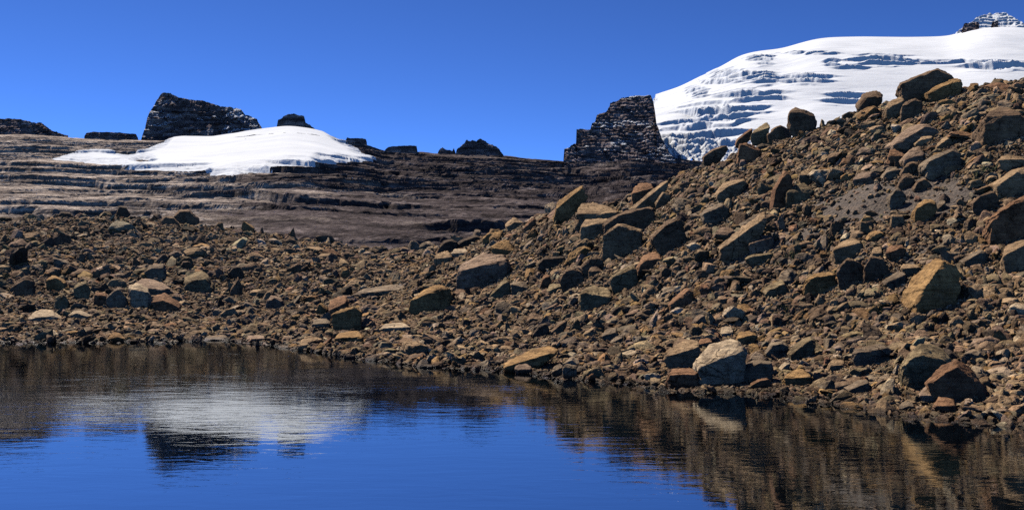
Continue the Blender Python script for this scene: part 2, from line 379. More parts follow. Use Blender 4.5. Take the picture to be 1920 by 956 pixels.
def build_snow_patch():
    poly = [(86, 299), (125, 290), (150, 283), (175, 279), (205, 283), (240, 291), (268, 281), (305, 268), (312, 258), (322, 250), (345, 244), (400, 246), (440, 240), (490, 225), (545, 215), (600, 222), (625, 250), (645, 265), (665, 278), (704, 299), (685, 303), (640, 304), (618, 308), (600, 303), (585, 312), (545, 309), (520, 312), (500, 319), (470, 321), (452, 324), (436, 330), (400, 326), (384, 322), (360, 322), (330, 322), (280, 320), (230, 312), (170, 307), (120, 303)]
    px = np.linspace(60, 725, 520); Y = np.linspace(300, 700, 460)
    P, YY = np.meshgrid(px, Y); X = wx(P, YY); h0 = hill_smooth(P, YY)
    h0e = h0
    py = HY - (h0 + 1.0 - CAM_H) / YY * FPX
    py = np.where(YY > YR, py.min(0)[None, :] - 0 * YY, py)
    sd = poly_sd(P, py, poly)
    sd = sd + 2.6 * fbm(X / 12, YY / 16, 6.6, 5)
    hole = np.minimum(np.hypot((P - 268) / 13.0, (py - 300) / 3.6) - 1, 3) * 9
    sd = np.minimum(sd, hole)
    hz = hill_z(P, YY); inside = sstep(1.0, 17.0, sd)
    Z = (hz + np.clip(sd * 0.30, -1.0, 0.8)) * (1 - inside) + (h0e + 2.5 + 0.9 * fbm(X / 60, YY / 30, 3.3, 3)) * inside
    Z = Z - np.clip(YY - YR - 4, 0, 100) * 0.12
    keep = (sd > -3)
    f = grid_faces(*X.shape); k = keep.reshape(-1)[f].any(1); f = f[k]
    V = np.stack([X, YY, Z], -1).reshape(-1, 3)
    used = np.unique(f); re = np.full(len(V), -1); re[used] = np.arange(len(used))
    o = mesh_obj("snow_patch", V[used], re[f], M_SNOW)
    tag(o, "smooth white snow patch draped over the rock slope below the blocky dark crag", "snow patch", kind='structure')
build_snow_patch()

# ------------------------------------------------------------------ crags and outcrops (closed bodies with ledges)
def crag(name, label, sky_pts, base_py, Y, depth, mat, lean=0.25, ledge=3.0, step=1.2, jag=1.0, seed=0.0, cat='rock outcrop', rows=90, dens=2.2, parent=None, topslope=0.06, side=0.0, smooth=False):
    xs, ys = ipts(sky_pts)
    nc = int(max(24, (xs[-1] - xs[0]) * dens)); px = np.linspace(xs[0], xs[-1], nc)
    m = Y / FPX                                              # metres per photograph pixel there
    jn = jag * (fbm(px * 0.16 + seed, px * 0 + seed, 0.5, 4) * 3.0 + np.round(fbm(px * 0.07 + seed, px * 0 + 3, 1.5, 2) * 3) * 1.0)
    endf = np.clip(np.minimum(px - xs[0], xs[-1] - px) / 3.0, 0, 1)
    by = np.interp(px, *ipts(base_py)) if not np.isscalar(base_py) else np.full(nc, float(base_py))
    zb = wz(by, Y) - 14 * 1.0 * m
    zt = wz(np.interp(px, xs, ys) + jn * endf, Y)
    for _ in range(4): zt = np.maximum(wz(np.interp(px, xs, ys) + jn * endf, Y + lean * (zt - zb) + ledge * m * 0.5), zb + 0.5)
    X = wx(px, Y)
    R_, V = rows, []
    for k in range(R_):                                       # front face
        v = k / (R_ - 1); z = zb + (zt - zb) * v
        hh = z - zb
        hw = hh + 1.3 * step * 4 * m * fbm(X / (34 * m), z * 0 + seed, 2.2, 4) + 0.3 * step * 4 * m * fbm(X / (20 * m), hh / (12 * m), seed + 3, 3)
        led = 0.75 * terrace(hw, step * 4 * m, 0.62, 0.12) + 0.25 * terrace(hw * 1.0 + 3.3, step * 1.7 * m, 0.6, 0.15) - (hw - hh)
        y = Y + lean * led + ledge * m * 0.5
        bl = fbm(X / (11 * m) + 0.25 * np.round(hh / (step * 4 * m)) * 2.1, z / (26 * m), seed, 3)       # jointed blocks, shifted from bed to bed
        y = y + ledge * m * 1.5 * (0.3 * np.round(bl * 3) / 3 + 0.7 * bl) + ledge * m * 0.7 * fbm(X / (20 * m), z / (20 * m), seed + 5, 4)
        y = y + ledge * m * 0.22 * fbm(X / (2 * m), z / (2 * m), seed + 6, 3)
        V.append(np.stack([wx(px, y), y, z], -1))
    yf = V[-1][:, 1]; yb = yf + depth * np.maximum(endf, 0.05)
    for k in range(1, 13):                                    # top
        v = k / 12; y = yf + (yb - yf) * v
        z = zt - topslope * (y - yf) * (y - yf) / depth + m * jag * 2.0 * fbm(X / (6 * m), y / (6 * m), seed + 2, 3) * np.minimum(v * 4, 1) - m * 1.0 * v
        V.append(np.stack([wx(px, y), y, z], -1))
    zl = V[-1][:, 2]
    for k in range(1, 13):                                    # back
        v = k / 12; z = zl + (zb - zl) * v
        y = yb + 0.3 * (zl - z) + m * 3 * fbm(X / (14 * m), z / (9 * m), seed + 9, 3)
        V.append(np.stack([wx(px, y), y, z], -1))
    V = np.array(V)
    o = mesh_obj(name, V.reshape(-1, 3), grid_faces(*V.shape[:2]), mat, parent=parent, smooth=smooth)
    if label: tag(o, label, cat)
    return o
crag("rock_crag", "tall blocky dark crag with snow-dusted ledges above the snow patch",
     [(264, 264), (268, 250), (272, 240), (276, 222), (284, 204), (293, 190), (301, 178), (306, 174), (322, 176), (335, 184), (358, 187), (380, 189), (402, 197), (425, 201), (450, 204), (458, 212), (472, 219), (482, 224), (488, 236), (492, 243)],
     [(264, 262), (340, 262), (420, 262), (492, 248)], 668, 80, M_CRAG_SNOW, lean=0.62, ledge=7, step=3.4, jag=0.7, seed=3.1)
crag("rock_tower", "small dark rock tower on the ridge beside the snow patch's top",
     [(519, 238), (521, 226), (527, 224), (533, 219), (543, 215), (551, 213), (560, 216), (570, 218), (573, 230), (583, 236), (590, 243), (600, 249), (622, 254), (630, 258)],
     [(519, 242), (570, 246), (630, 262)], 655, 30, M_CRAG, lean=0.2, ledge=4, step=1.2, jag=0.8, seed=8.4)
crag("rock_ridge", "dark broken rock ridge at the skyline's left end",
     [(-300, 214), (-120, 226), (-30, 222), (0, 221), (10, 222), (30, 221), (42, 225), (60, 229), (78, 230), (88, 238), (98, 245), (112, 249), (128, 254)],
     256, 640, 70, M_CRAG, lean=0.7, ledge=5, step=1.2, jag=0.7, seed=12.0)
crag("rock_slab", "low flat-topped dark slab on the skyline between ridge and tall crag",
     [(158, 256), (162, 249), (175, 247), (200, 248), (235, 250), (255, 251), (259, 259)], 262, 645, 40, M_CRAG_SNOW, lean=0.5, ledge=4, step=1.0, jag=0.3, seed=15)
crag("rock_slab", "short dark slab on the ridge just past the snow patch's right end",
     [(648, 264), (651, 258), (656, 259), (672, 260), (686, 261), (688, 267)], 270, 640, 20, M_CRAG, lean=0.2, ledge=3, step=1.0, jag=0.5, seed=19)
crag("rock_slab", "flat-topped dark block standing on the middle of the ridge",
     [(722, 281), (728, 276), (740, 274), (770, 273), (781, 273), (783, 285)], 289, 640, 24, M_CRAG, lean=0.15, ledge=3, step=1.0, jag=0.3, seed=23)
crag("rock_outcrop", "jagged black rock knoll, largest on the low part of the ridge",
     [(854, 290), (857, 277), (866, 274), (876, 262), (880, 264), (892, 265), (901, 262), (910, 264), (917, 270), (926, 274), (936, 280), (944, 290)], 296, 640, 26, M_CRAG, lean=0.35, ledge=5, step=1.0, jag=1.2, seed=27)
crag("rock_outcrop", "small dark rock knob just left of the jagged black knoll",
     [(820, 289), (824, 280), (830, 277), (836, 282), (848, 283), (851, 277), (855, 290)], 294, 642, 14, M_CRAG, lean=0.2, ledge=4, step=1.0, jag=1.0, seed=31)
crag("cliff", "dark stepped cliff streaked with snow at the glacier's left edge",
     [(1056, 306), (1058, 279), (1066, 277), (1072, 271), (1080, 270), (1081, 244), (1094, 242), (1107, 243), (1110, 232), (1116, 228), (1119, 216), (1134, 211), (1143, 200), (1144, 194), (1158, 190), (1166, 184), (1184, 180), (1205, 178), (1220, 179), (1225, 190), (1228, 208), (1231, 232), (1241, 262), (1254, 284), (1268, 304)],
     [(1056, 318), (1150, 330), (1268, 330)], 592, 110, M_CLIFF, lean=0.9, ledge=6, step=1.9, jag=0.8, seed=35, cat='cliff', rows=150)

# ------------------------------------------------------------------ glacier
GC = ipts_smooth([(1150, 200), (1215, 183), (1240, 175), (1280, 162), (1300, 150), (1340, 131), (1360, 121), (1385, 104), (1420, 96), (1467, 91.5), (1490, 84), (1530, 73), (1560, 70), (1620, 69), (1700, 70), (1760, 69), (1785, 67), (1810, 59), (1835, 54), (1870, 50), (1920, 52), (2000, 62), (2300, 100)], 14)
ZONES = [(1290, 235, 50, 10, .9), (1330, 250, 90, 8, .9), (1425, 110, 26, 5, 1), (1430, 120, 18, 3, .8), (1520, 101, 55, 2.5, .7), (1558, 116, 16, 7, 1), (1655, 112, 62, 9, 1), (1595, 128, 30, 5, 1),
         (1385, 140, 48, 10, 1), (1430, 145, 26, 13, 1), (1510, 148, 50, 9, 1), (1350, 154, 36, 4, .9), (1392, 180, 44, 12, 1), (1455, 180, 32, 10, .8),
         (1308, 172, 20, 10, .8), (1345, 214, 62, 20, 1.3), (1300, 268, 75, 16, 1.4), (1585, 184, 42, 11, .9), (1880, 124, 75, 8, 1.1), (1770, 116, 62, 3, .8), (1700, 118, 14, 4, .8), (1420, 205, 30, 8, .6), (2050, 130, 90, 14, 1)]
def build_glacier():
    Y0, Y1 = 655.0, 1250.0
    px = np.linspace(1196, 2200, 1300); Y = np.concatenate([np.linspace(Y0, Y1, 900)[:-1], np.linspace(Y1, 1500, 20)])
    P, YY = np.meshgrid(px, Y); X = wx(P, YY)
    Zr = wz(np.interp(px, *GC), Y1)[None, :]; Zb = wz(np.interp(px, [1196, 1260, 1400, 2200], [300, 304, 310, 330]), Y0)[None, :]
    s = np.clip((YY - Y0) / (Y1 - Y0), 0, 1)
    h = Zb + (Zr - Zb) * (1.18 * s - 0.18 * s ** 3)
    h = h + (5 * fbm(X / 110, YY / 110, 2.0, 3) + 2.6 * sstep(1650, 1350, P) * fbm(X / 70 + YY / 200, YY / 26, 2.5, 4)) * np.sin(np.pi * s)
    py = HY - (h - CAM_H) / YY * FPX
    M = np.zeros_like(h)
    wpx = P + 10 * fbm(X / 40, YY / 60, 7.0, 3); wpy = py + 4 * fbm(X / 50, YY / 60, 9.0, 3)
    for cx, cy, rx, ry, st in ZONES:
        M = np.maximum(M, st * np.exp(-(((wpx - cx) / rx) ** 2 + ((wpy - cy) / ry) ** 2) ** 1.3))
    M = np.clip(M * 1.35, 0, 1.3)
    warp = 11 * fbm(X / 75, YY / 80, 11.0, 3) + 1.8 * fbm(X / 12, YY / 16, 12.0, 3)
    hq = h + warp
    step_ = terrace(hq, 9.0, 0.90, 0.18) - hq + 3.0
    sub = terrace(hq + 1.5 * fbm(X / 8, YY / 10, 3.0, 3), 3.6, 0.85, 0.35) - hq
    Z = h + M * step_ * 1.0 + np.clip(M - 0.6, 0, 1) * 0.9 * sub + 2.2 * np.clip(M - 0.75, 0, 1) * fbm(X / 5, YY / 6, 5.0, 4) * 2
    # icefall at the foot: broken blocks
    foot = sstep(255, 285, py) * sstep(1460, 1380, P)
    Z = Z + foot * (2.5 * np.abs(fbm(X / 6, YY / 7, 15.0, 3)) * 2 + 2.0 * fbm(X / 2.5, YY / 3, 16.0, 3))
    Z = np.where(YY > Y1, Zr - 0.25 * (YY - Y1), Z)
    # left edge of the ice sinks against the cliff
    edge = np.interp(py, [178, 200, 240, 256, 275, 290, 310], [1238, 1228, 1213, 1234, 1240, 1262, 1290])
    e = (P - edge) + 12 * fbm(X / 14, YY / 22, 21.0, 4) + 6
    Z = Z - np.where(e < 2, (2 - e) * 3.5, 0)
    o = mesh_obj("glacier", np.stack([X, YY, Z], -1).reshape(-1, 3), grid_faces(*X.shape), M_GLACIER)
    tag(o, "broad white glacier dome with blue-grey crevasse bands above the scree slope", "glacier", kind='structure')
build_glacier()
top = bpy.data.objects.new("mountain_summit", None); COL.objects.link(top); top.location = (wx(1865, 1240), 1240, wz(50, 1240))
tag(top, "small snow-capped summit with brown rock faces at the glacier's highest point", "summit")
def attach(o, p):
    o.parent = p; o.matrix_parent_inverse = p.matrix_world.inverted() if False else o.matrix_parent_inverse
    o.location = -p.location
s1 = crag("snow_cap", None, [(1770, 68), (1788, 66), (1800, 57), (1812, 46), (1826, 40), (1831, 32), (1846, 29), (1856, 24), (1862, 27), (1872, 24), (1882, 22), (1893, 29), (1908, 37), (1918, 44), (1935, 52), (1950, 60)],
     [(1770, 70), (1860, 78), (1950, 70)], 1215, 60, M_SNOW, lean=1.8, ledge=2.4, step=3.2, jag=0.5, seed=41, smooth=True)
s2 = crag("rock_face", None, [(1803, 57), (1808, 45), (1826, 42), (1840, 43), (1854, 41), (1850, 48), (1842, 55), (1836, 60)], [(1803, 57), (1836, 61)], 1203, 25, M_CLIFF, lean=1.3, ledge=5, step=1, jag=0.5, seed=44)
s3 = crag("rock_face", None, [(1858, 50), (1861, 40), (1872, 39), (1884, 40), (1878, 47), (1872, 52)], [(1858, 51), (1872, 53)], 1203, 22, M_CLIFF, lean=1.3, ledge=5, step=1, jag=0.5, seed=47)
for o in (s1, s2, s3): attach(o, top)

# ------------------------------------------------------------------ boulders
def ico(level):
    bm = bmesh.new(); bmesh.ops.create_icosphere(bm, subdivisions=level, radius=1.0)
    v = np.array([x.co[:] for x in bm.verts]); f = np.array([[q.index for q in p.verts] for p in bm.faces]); bm.free()
    return v / np.linalg.norm(v, axis=1)[:, None], f
ICO = {l: ico(l) for l in (3, 4, 5, 6)}
def poly_rock(normals, dist, half, level, seed, sharp=26.0, rough=0.03):
    """rounded polytope: support planes n.x <= d (in units of the half size), worn edges, pitted surface"""
    d, f = ICO[level]
    k = (d @ normals.T) / dist[None, :]
    k = np.maximum(k, 1e-3)
    r = 1.0 / (np.sum(k ** sharp, 1) ** (1.0 / sharp))
    p = d * r[:, None]
    q = p * 1.6 + seed * 3.7
    nn = fbm(q[:, 0], q[:, 1], q[:, 2], 5, 0.55)
    rid = 1 - np.abs(fbm(q[:, 0] * 1.3 + 9, q[:, 1] * 1.3, q[:, 2] * 2.2, 4)) * 2.4       # fracture edges
    p = p * (1 + rough * 0.9 * rid)[:, None]
    ax = np.array([math.sin(seed * 1.7) * .5, math.cos(seed * 2.3) * .5, 1.0]); ax /= np.linalg.norm(ax)     # bedding: slightly offset layers
    lay = (p @ ax) * 4.2 + 0.5 * nn + seed
    p = p * (1 + rough * 1.1 * _V[(np.floor(lay).astype(np.int64) * 131 + int(seed * 10)) & 4095] * sstep(0, .12, lay - np.floor(lay)))[:, None]
    chip = fbm(q[:, 0] * 2.6 + 5, q[:, 1] * 2.6, q[:, 2] * 2.6, 3)
    p = p * (1 + rough * 2.0 * nn + rough * 1.2 * np.sign(chip) * np.abs(chip) ** 0.6)[:, None]
    return p * np.asarray(half)[None, :], f

_PAL0 = {'tan': (0.37, 0.265, 0.16), 'ochre': (0.36, 0.23, 0.105), 'rust': (0.285, 0.165, 0.095), 'brown': (0.215, 0.15, 0.098),
       'grey': (0.27, 0.215, 0.152), 'pale': (0.50, 0.405, 0.28), 'pink': (0.32, 0.235, 0.17), 'dark': (0.125, 0.094, 0.068), 'olive': (0.28, 0.22, 0.13)}
PAL = {k: (v[0] * 0.95, v[1] * 0.91, v[2] * 0.88) for k, v in _PAL0.items()}
BOULDERS = []           # (x, y, z, radius, screen box, phrase)
def hero(F, B, colour, phrase, place, depth=0.62, lean=0.12, level=5, rough=0.032):
    F = [tuple(map(float, p)) for p in F]; B = [tuple(map(float, p)) for p in B]
    xs = [p[0] for p in F + B]; by = max(p[1] for p in F); cx = sum(p[0] for p in F) / len(F)
    wpx = max(xs) - min(xs); hpx = by - min(p[1] for p in F + B)
    Y0 = hit_near(cx, by)
    m = Y0 / FPX; dep = 1.35 * depth * max(wpx, hpx * 0.9) * m
    fm = sum(p[1] for p in F) / len(F)
    P3 = []
    for (a, b) in F:
        y = Y0 + lean * (by - b) * m
        P3.append((wx(a, y), y, wz(b, y)))
        if b > fm:                                        # bury the foot and give the block a back side
            P3.append((wx(a, y), y + 0.02, wz(b, y) - 0.30 * hpx * m))
            P3.append((wx(a, y), y + dep * 0.9, wz(b, y) + 0.05 * hpx * m))
    for i, (a, b) in enumerate(B):
        y = Y0 + lean * (by - b) * m + dep * (0.75 + 0.35 * ((i * 7919 + int(a)) % 5) / 5)
        P3.append((wx(a, y), y, wz(b, y)))
    P3 = np.array(P3); lo, hi = P3.min(0), P3.max(0); c = (lo + hi) / 2
    base = np.array([c[0], c[1], lo[2]])
    half = np.maximum((hi - lo) / 2, 0.05)
    Q = (P3 - c) / half
    bm = bmesh.new()
    for q in Q: bm.verts.new(q)
    res = bmesh.ops.convex_hull(bm, input=bm.verts[:])
    bm.faces.ensure_lookup_table(); bm.normal_update()
    cen = Q.mean(0)
    ns, ds = [], []
    for f in bm.faces:
        n = np.array(f.normal[:]); p0 = np.array(f.verts[0].co[:])
        if np.linalg.norm(n) < 0.5: continue
        dd = n @ (p0 - cen)
        if dd < 0: n, dd = -n, -dd
        if dd < 0.02: dd = 0.02
        ns.append(n); ds.append(dd)
    bm.free()
    seed = (cx * 0.37 + by * 0.91) % 50
    ns, ds = np.array(ns), np.array(ds)
    rg = np.random.default_rng(int(cx * 13 + by)); en = rg.normal(size=(14, 3)); en /= np.linalg.norm(en, axis=1)[:, None]
    rel = (Q - cen) @ en.T; ed = rel.max(0) * rg.uniform(0.82, 0.98, 14)
    ns = np.vstack([ns, en]); ds = np.concatenate([ds, ed])
    p, f = poly_rock(ns, ds, half, 6 if wpx > 60 else level, seed, 160.0, rough)
    p = p + cen * half + c - base
    # the same points also show surface relief at true scale
    o = mesh_obj("boulder", p, f, M_ROCK)
    o.location = base; col = PAL[colour]; o.color = (*col, 1)
    tag(o, phrase + ' ' + place, 'boulder', 'boulders on the moraine and lakeshore')
    BOULDERS.append((c[0], c[1], c[2], float(max(half[0], half[1])), (min(xs), min(q[1] for q in F + B), max(xs), by), phrase))
    return o
HEROES = [
 ([(1040,395),(1068,371),(1091,353),(1101,372),(1098,379),(1060,402),(1039,412)], [(1047,377),(1066,364),(1090,349)], 'ochre', 'tilted dark slab boulder', 'standing alone on the crest where the scree slope begins', .35),
 ([(1082,402),(1100,408),(1118,407),(1140,410),(1158,399),(1150,425),(1080,422)], [(1090,382),(1113,380),(1125,386),(1140,387),(1160,397)], 'tan', 'flat sunlit tan boulder', 'just below the crest beside the tilted dark slab', .7),
 ([(1089,428),(1098,433),(1125,424),(1142,414),(1140,448),(1088,450)], [(1096,411),(1115,410),(1138,409)], 'tan', 'ribbed tan boulder', 'wedged under the flat sunlit tan boulder near the crest', .6),
 ([(1134,424),(1160,405),(1215,390),(1228,396),(1232,410),(1228,427),(1200,440),(1165,440),(1134,448)], [(1140,412),(1175,396),(1213,386)], 'brown', 'long black-faced slab boulder', 'leaning uphill near the crest', .3),
 ([(1132,442),(1153,428),(1163,425),(1198,435),(1204,440),(1206,462),(1190,477),(1150,482),(1130,472)], [(1158,422),(1180,423),(1202,431)], 'tan', 'big black-faced block with lit rim', 'below the long black-faced slab', .3),
 ([(1184,364),(1192,361),(1210,359),(1225,353),(1222,368),(1215,374),(1188,380)], [(1190,349),(1205,341),(1222,342)], 'rust', 'rounded rusty boulder', 'on the crest line below the far cliff', .6),
 ([(1187,394),(1210,374),(1248,343),(1256,339),(1254,350),(1222,380),(1190,398)], [(1186,387),(1215,363),(1247,337)], 'tan', 'thin plank-like slab', 'slanting up the crest beside the rounded rusty boulder', .2),
 ([(1230,384),(1243,363),(1257,363),(1260,375),(1240,387)], [(1227,382),(1241,360)], 'tan', 'small wedge with pale edge', 'under the upper end of the thin plank-like slab', .3),
 ([(1222,445),(1248,430),(1254,420),(1270,411),(1284,416),(1290,440),(1275,460),(1240,468)], [(1235,430),(1250,413),(1268,407)], 'brown', 'broad dark boulder with sloping lit edge', 'right of the big black-faced block', .35),
 ([(1480,213),(1500,212),(1525,219),(1532,232),(1515,246),(1490,248),(1483,235)], [(1482,204),(1492,200),(1515,207),(1527,215)], 'brown', 'upright brown boulder', 'outlined against the snow at mid crest', .4),
 ([(1408,252),(1425,247),(1440,247),(1443,240),(1437,264),(1410,264)], [(1415,242),(1437,229),(1441,240)], 'olive', 'split greenish boulder', 'on the crest against the snow, pointed top', .5),
 ([(1440,248),(1463,236),(1472,250),(1475,268),(1442,268)], [(1462,234),(1485,244),(1486,255)], 'brown', 'paired brown boulder', 'on the crest between the split and the upright boulders', .6),
 ([(1380,270),(1384,262),(1410,243),(1411,258),(1392,270)], [(1381,261),(1395,249),(1410,240)], 'rust', 'dark wedge boulder', 'on the crest left of the split greenish boulder', .4),
 ([(1320,294),(1340,281),(1363,273),(1365,282),(1350,294),(1322,304)], [(1330,283),(1358,271)], 'brown', 'low dark fin-shaped boulder', 'on the crest where the glacier foot meets the scree', .4),
 ([(1384,307),(1387,272),(1396,272),(1422,284),(1427,296),(1405,306)], [(1386,267),(1405,268),(1428,280)], 'rust', 'steep black-faced boulder with rusty rim', 'below the crest under the dark wedge boulder', .35),
 ([(1690,158),(1725,151),(1755,132),(1788,145),(1790,154),(1768,172),(1740,184),(1702,188),(1695,172)], [(1688,155),(1720,142),(1758,127),(1782,138)], 'brown', 'huge dark boulder', 'rising above the crest against the snow, largest on the skyline', .35),
 ([(1742,174),(1746,180),(1768,172),(1790,153),(1808,158),(1802,177),(1760,186)], [(1741,171),(1765,152),(1785,147),(1795,148)], 'ochre', 'ochre slab', 'leaning on the right foot of the huge dark boulder', .5),
 ([(1613,197),(1620,184),(1640,181),(1652,186),(1650,202),(1615,204)], [(1618,176),(1640,170),(1655,173)], 'brown', 'rounded brown boulder', 'on the crest left of the huge dark boulder', .6),
 ([(1660,205),(1680,202),(1694,190),(1698,215),(1680,222),(1665,214)], [(1668,187),(1690,182),(1696,188)], 'tan', 'pinkish tan block', 'under the left foot of the huge dark boulder', .6),
 ([(1690,221),(1692,199),(1716,188),(1732,193),(1730,212),(1715,220)], [(1694,194),(1715,184)], 'brown', 'dark upright block with tan rim', 'directly under the huge dark boulder', .3),
 ([(1848,219),(1880,224),(1900,228),(1913,216),(1926,219),(1920,250),(1882,264),(1848,258)], [(1862,204),(1885,202),(1910,209),(1914,214)], 'brown', 'large flat-topped boulder with black face', 'high on the scree at the right edge', .75),
 ([(1678,271),(1715,251),(1735,238),(1757,242),(1742,260),(1700,272)], [(1688,250),(1706,238),(1735,231)], 'pink', 'long purplish slab', 'high on the scree below the huge dark boulder', .6),
 ([(1718,269),(1727,263),(1748,257),(1748,268),(1728,273)], [(1730,254),(1748,253)], 'tan', 'small tan tile-shaped stone', 'just under the long purplish slab', .6),
 ([(1757,276),(1768,267),(1781,258),(1786,270),(1770,280)], [(1768,258),(1781,252)], 'tan', 'tan wedge stone', 'right of the small tan tile-shaped stone', .6),
 ([(1666,292),(1680,297),(1698,293),(1697,307),(1672,309)], [(1670,280),(1685,275),(1697,289)], 'rust', 'rough orange boulder', 'above the bare grit patch on the scree', .8),
 ([(1696,301),(1715,294),(1735,291),(1734,307),(1702,310)], [(1710,278),(1722,274),(1733,283)], 'pink', 'reddish pyramid-shaped boulder', 'beside the rough orange boulder', .8),
 ([(1737,307),(1760,299),(1785,283),(1800,288),(1803,306),(1790,324),(1745,326)], [(1750,290),(1772,281),(1788,278)], 'grey', 'large grey slab boulder with sloping lit top', 'above the bare grit patch', .65),
 ([(1771,312),(1798,309),(1806,313),(1801,324),(1775,323)], [(1778,303),(1800,302)], 'tan', 'small flat tan block', 'against the lower side of the large grey slab boulder', .6),
 ([(1690,328),(1695,316),(1710,307),(1725,310),(1733,321),(1722,331)], [(1703,304),(1720,303)], 'brown', 'dark rounded boulder with thin lit rim', 'at the upper edge of the bare grit', .25),
 ([(1658,332),(1662,323),(1685,319),(1689,329),(1675,335)], [(1666,313),(1680,311)], 'grey', 'grey dome-shaped stone', 'left of the dark rounded boulder above the bare grit', .7),
 ([(1872,300),(1890,310),(1910,305),(1926,299),(1920,316),(1885,320)], [(1880,291),(1905,287),(1924,293)], 'tan', 'sunlit reddish-tan slab', 'at the right edge under the large flat-topped boulder', .8),
 ([(1872,347),(1885,351),(1897,336),(1915,317),(1930,320),(1930,352),(1905,370),(1875,368)], [(1878,337),(1899,318),(1916,313)], 'tan', 'tall tan-flanked boulder', 'at the right edge above the huge black-faced one', .6),
 ([(1825,382),(1838,369),(1865,361),(1873,371),(1876,387),(1850,399),(1832,395)], [(1830,372),(1862,357)], 'brown', 'dark block with thin lit edge', 'at the lower right end of the bare grit', .25),
 ([(1860,418),(1875,401),(1900,383),(1925,369),(1960,370),(1960,440),(1900,452),(1858,442)], [(1868,400),(1900,377),(1922,365)], 'rust', 'huge black-faced boulder with rusty sloping rim', 'cut by the photo edge on the right slope', .25),
 ([(1717,392),(1738,380),(1755,383),(1759,393),(1738,411),(1720,417),(1716,402)], [(1721,382),(1735,373),(1749,374)], 'ochre', 'rounded boulder with ochre top', 'alone in the middle of the bare grit', .45),
 ([(1757,394),(1766,390),(1773,380),(1774,388),(1763,396)], [(1760,380),(1768,373)], 'grey', 'small leaning grey slab', 'touching the ochre-topped boulder in the grit', .5),
 ([(1670,406),(1694,407),(1697,425),(1671,427)], [(1672,401),(1694,402)], 'tan', 'square dark block with pale top edge', 'at the lower side of the bare grit', .4),
 ([(1668,372),(1680,357),(1692,359),(1702,371),(1690,381),(1670,389)], [(1672,361),(1683,352)], 'grey', 'lumpy dark boulder', 'at the left side of the bare grit', .4),
 ([(1684,353),(1688,341),(1700,332),(1718,334),(1712,347)], [(1692,327),(1705,325)], 'brown', 'dark lens-shaped boulder', 'at the top of the bare grit', .4),
 ([(1715,354),(1722,340),(1735,337),(1745,346),(1736,357)], [(1722,336),(1734,334)], 'brown', 'brown blunt boulder', 'right of the dark lens-shaped boulder', .5),
 ([(1449,390),(1455,356),(1472,323),(1483,331),(1487,350),(1472,384)], [(1457,343),(1469,320),(1479,325)], 'rust', 'tall triangular boulder with rusty streaks', 'in the middle of the scree slope', .35),
 ([(1477,358),(1495,358),(1515,363),(1527,359),(1512,374),(1482,383),(1476,372)], [(1488,347),(1506,343),(1523,352)], 'olive', 'yellowish humped boulder', 'leaning on the tall triangular boulder', .6),
 ([(1498,329),(1520,328),(1531,336),(1522,348),(1502,347)], [(1500,321),(1515,317),(1526,325)], 'tan', 'black-faced boulder with tan cap', 'behind the yellowish humped boulder', .5),
 ([(1346,363),(1366,349),(1393,339),(1402,346),(1386,362),(1355,373)], [(1356,343),(1375,337),(1395,333)], 'tan', 'tan wedge boulder', 'lying uphill in the upper left scree', .6),
 ([(1319,402),(1345,393),(1357,385),(1370,391),(1362,410),(1325,423)], [(1328,389),(1350,378),(1358,383)], 'grey', 'big grey boulder with smooth lit top', 'left of the long tan plank boulder', .6),
 ([(1353,467),(1400,438),(1430,411),(1443,416),(1434,440),(1385,470),(1362,476)], [(1380,437),(1422,403),(1434,398)], 'tan', 'long tan plank boulder', 'slanting up the middle of the scree', .4),
 ([(1404,458),(1430,461),(1448,445),(1454,450),(1447,470),(1410,472)], [(1416,443),(1446,440)], 'pink', 'purplish flat-topped block', 'below the lower right side of the long tan plank boulder', .8),
 ([(1397,484),(1412,491),(1435,486),(1451,475),(1450,490),(1415,497)], [(1408,476),(1438,467)], 'olive', 'olive-grey flat boulder', 'below the purplish flat-topped block', .9),
 ([(1562,468),(1583,469),(1613,454),(1620,465),(1612,486),(1570,487)], [(1576,455),(1595,446),(1613,450)], 'tan', 'brown-topped wedge boulder', 'above the tent-shaped dark boulder', .7),
 ([(1570,512),(1587,489),(1605,490),(1622,503),(1627,525),(1602,535),(1575,532)], [(1571,505),(1588,484),(1622,499)], 'brown', 'tent-shaped dark boulder', 'with thin lit roof edge in mid slope', .2),
 ([(1508,528),(1530,520),(1565,515),(1571,523),(1567,547),(1512,552)], [(1528,513),(1560,508)], 'ochre', 'long loaf-shaped boulder with golden rim', 'left of the tent-shaped dark boulder', .35),
 ([(1436,547),(1442,550),(1460,542),(1472,531),(1480,546),(1460,558)], [(1439,535),(1455,526),(1469,524)], 'olive', 'oval pale olive boulder', 'left of the loaf-shaped boulder', .8),
 ([(1722,558),(1763,519),(1768,500),(1774,486),(1787,491),(1799,512),(1802,545),(1795,566),(1740,582),(1718,578)], [(1687,549),(1710,513),(1733,491),(1768,483)], 'ochre', 'great boulder with broad golden lit face', 'the biggest on the lower right slope', .6),
 ([(1621,497),(1630,480),(1650,481),(1662,496),(1669,516),(1640,524),(1622,522)], [(1635,476),(1650,477)], 'brown', 'round black-faced boulder', 'just right of the tent-shaped boulder', .25),
 ([(1660,477),(1675,485),(1688,478),(1694,463),(1698,472),(1682,488)], [(1667,461),(1690,458)], 'rust', 'orange faceted boulder', 'above the great golden-faced boulder', .8),
 ([(1634,476),(1645,478),(1655,474),(1655,484),(1637,486)], [(1639,463),(1653,461)], 'tan', 'small tan lit block', 'left of the orange faceted boulder', .8),
 ([(1880,480),(1900,470),(1926,457),(1935,510),(1892,512)], [(1886,462),(1910,450),(1930,447)], 'tan', 'large sloping tan-topped boulder', 'at the right edge under the huge black-faced one', .6),
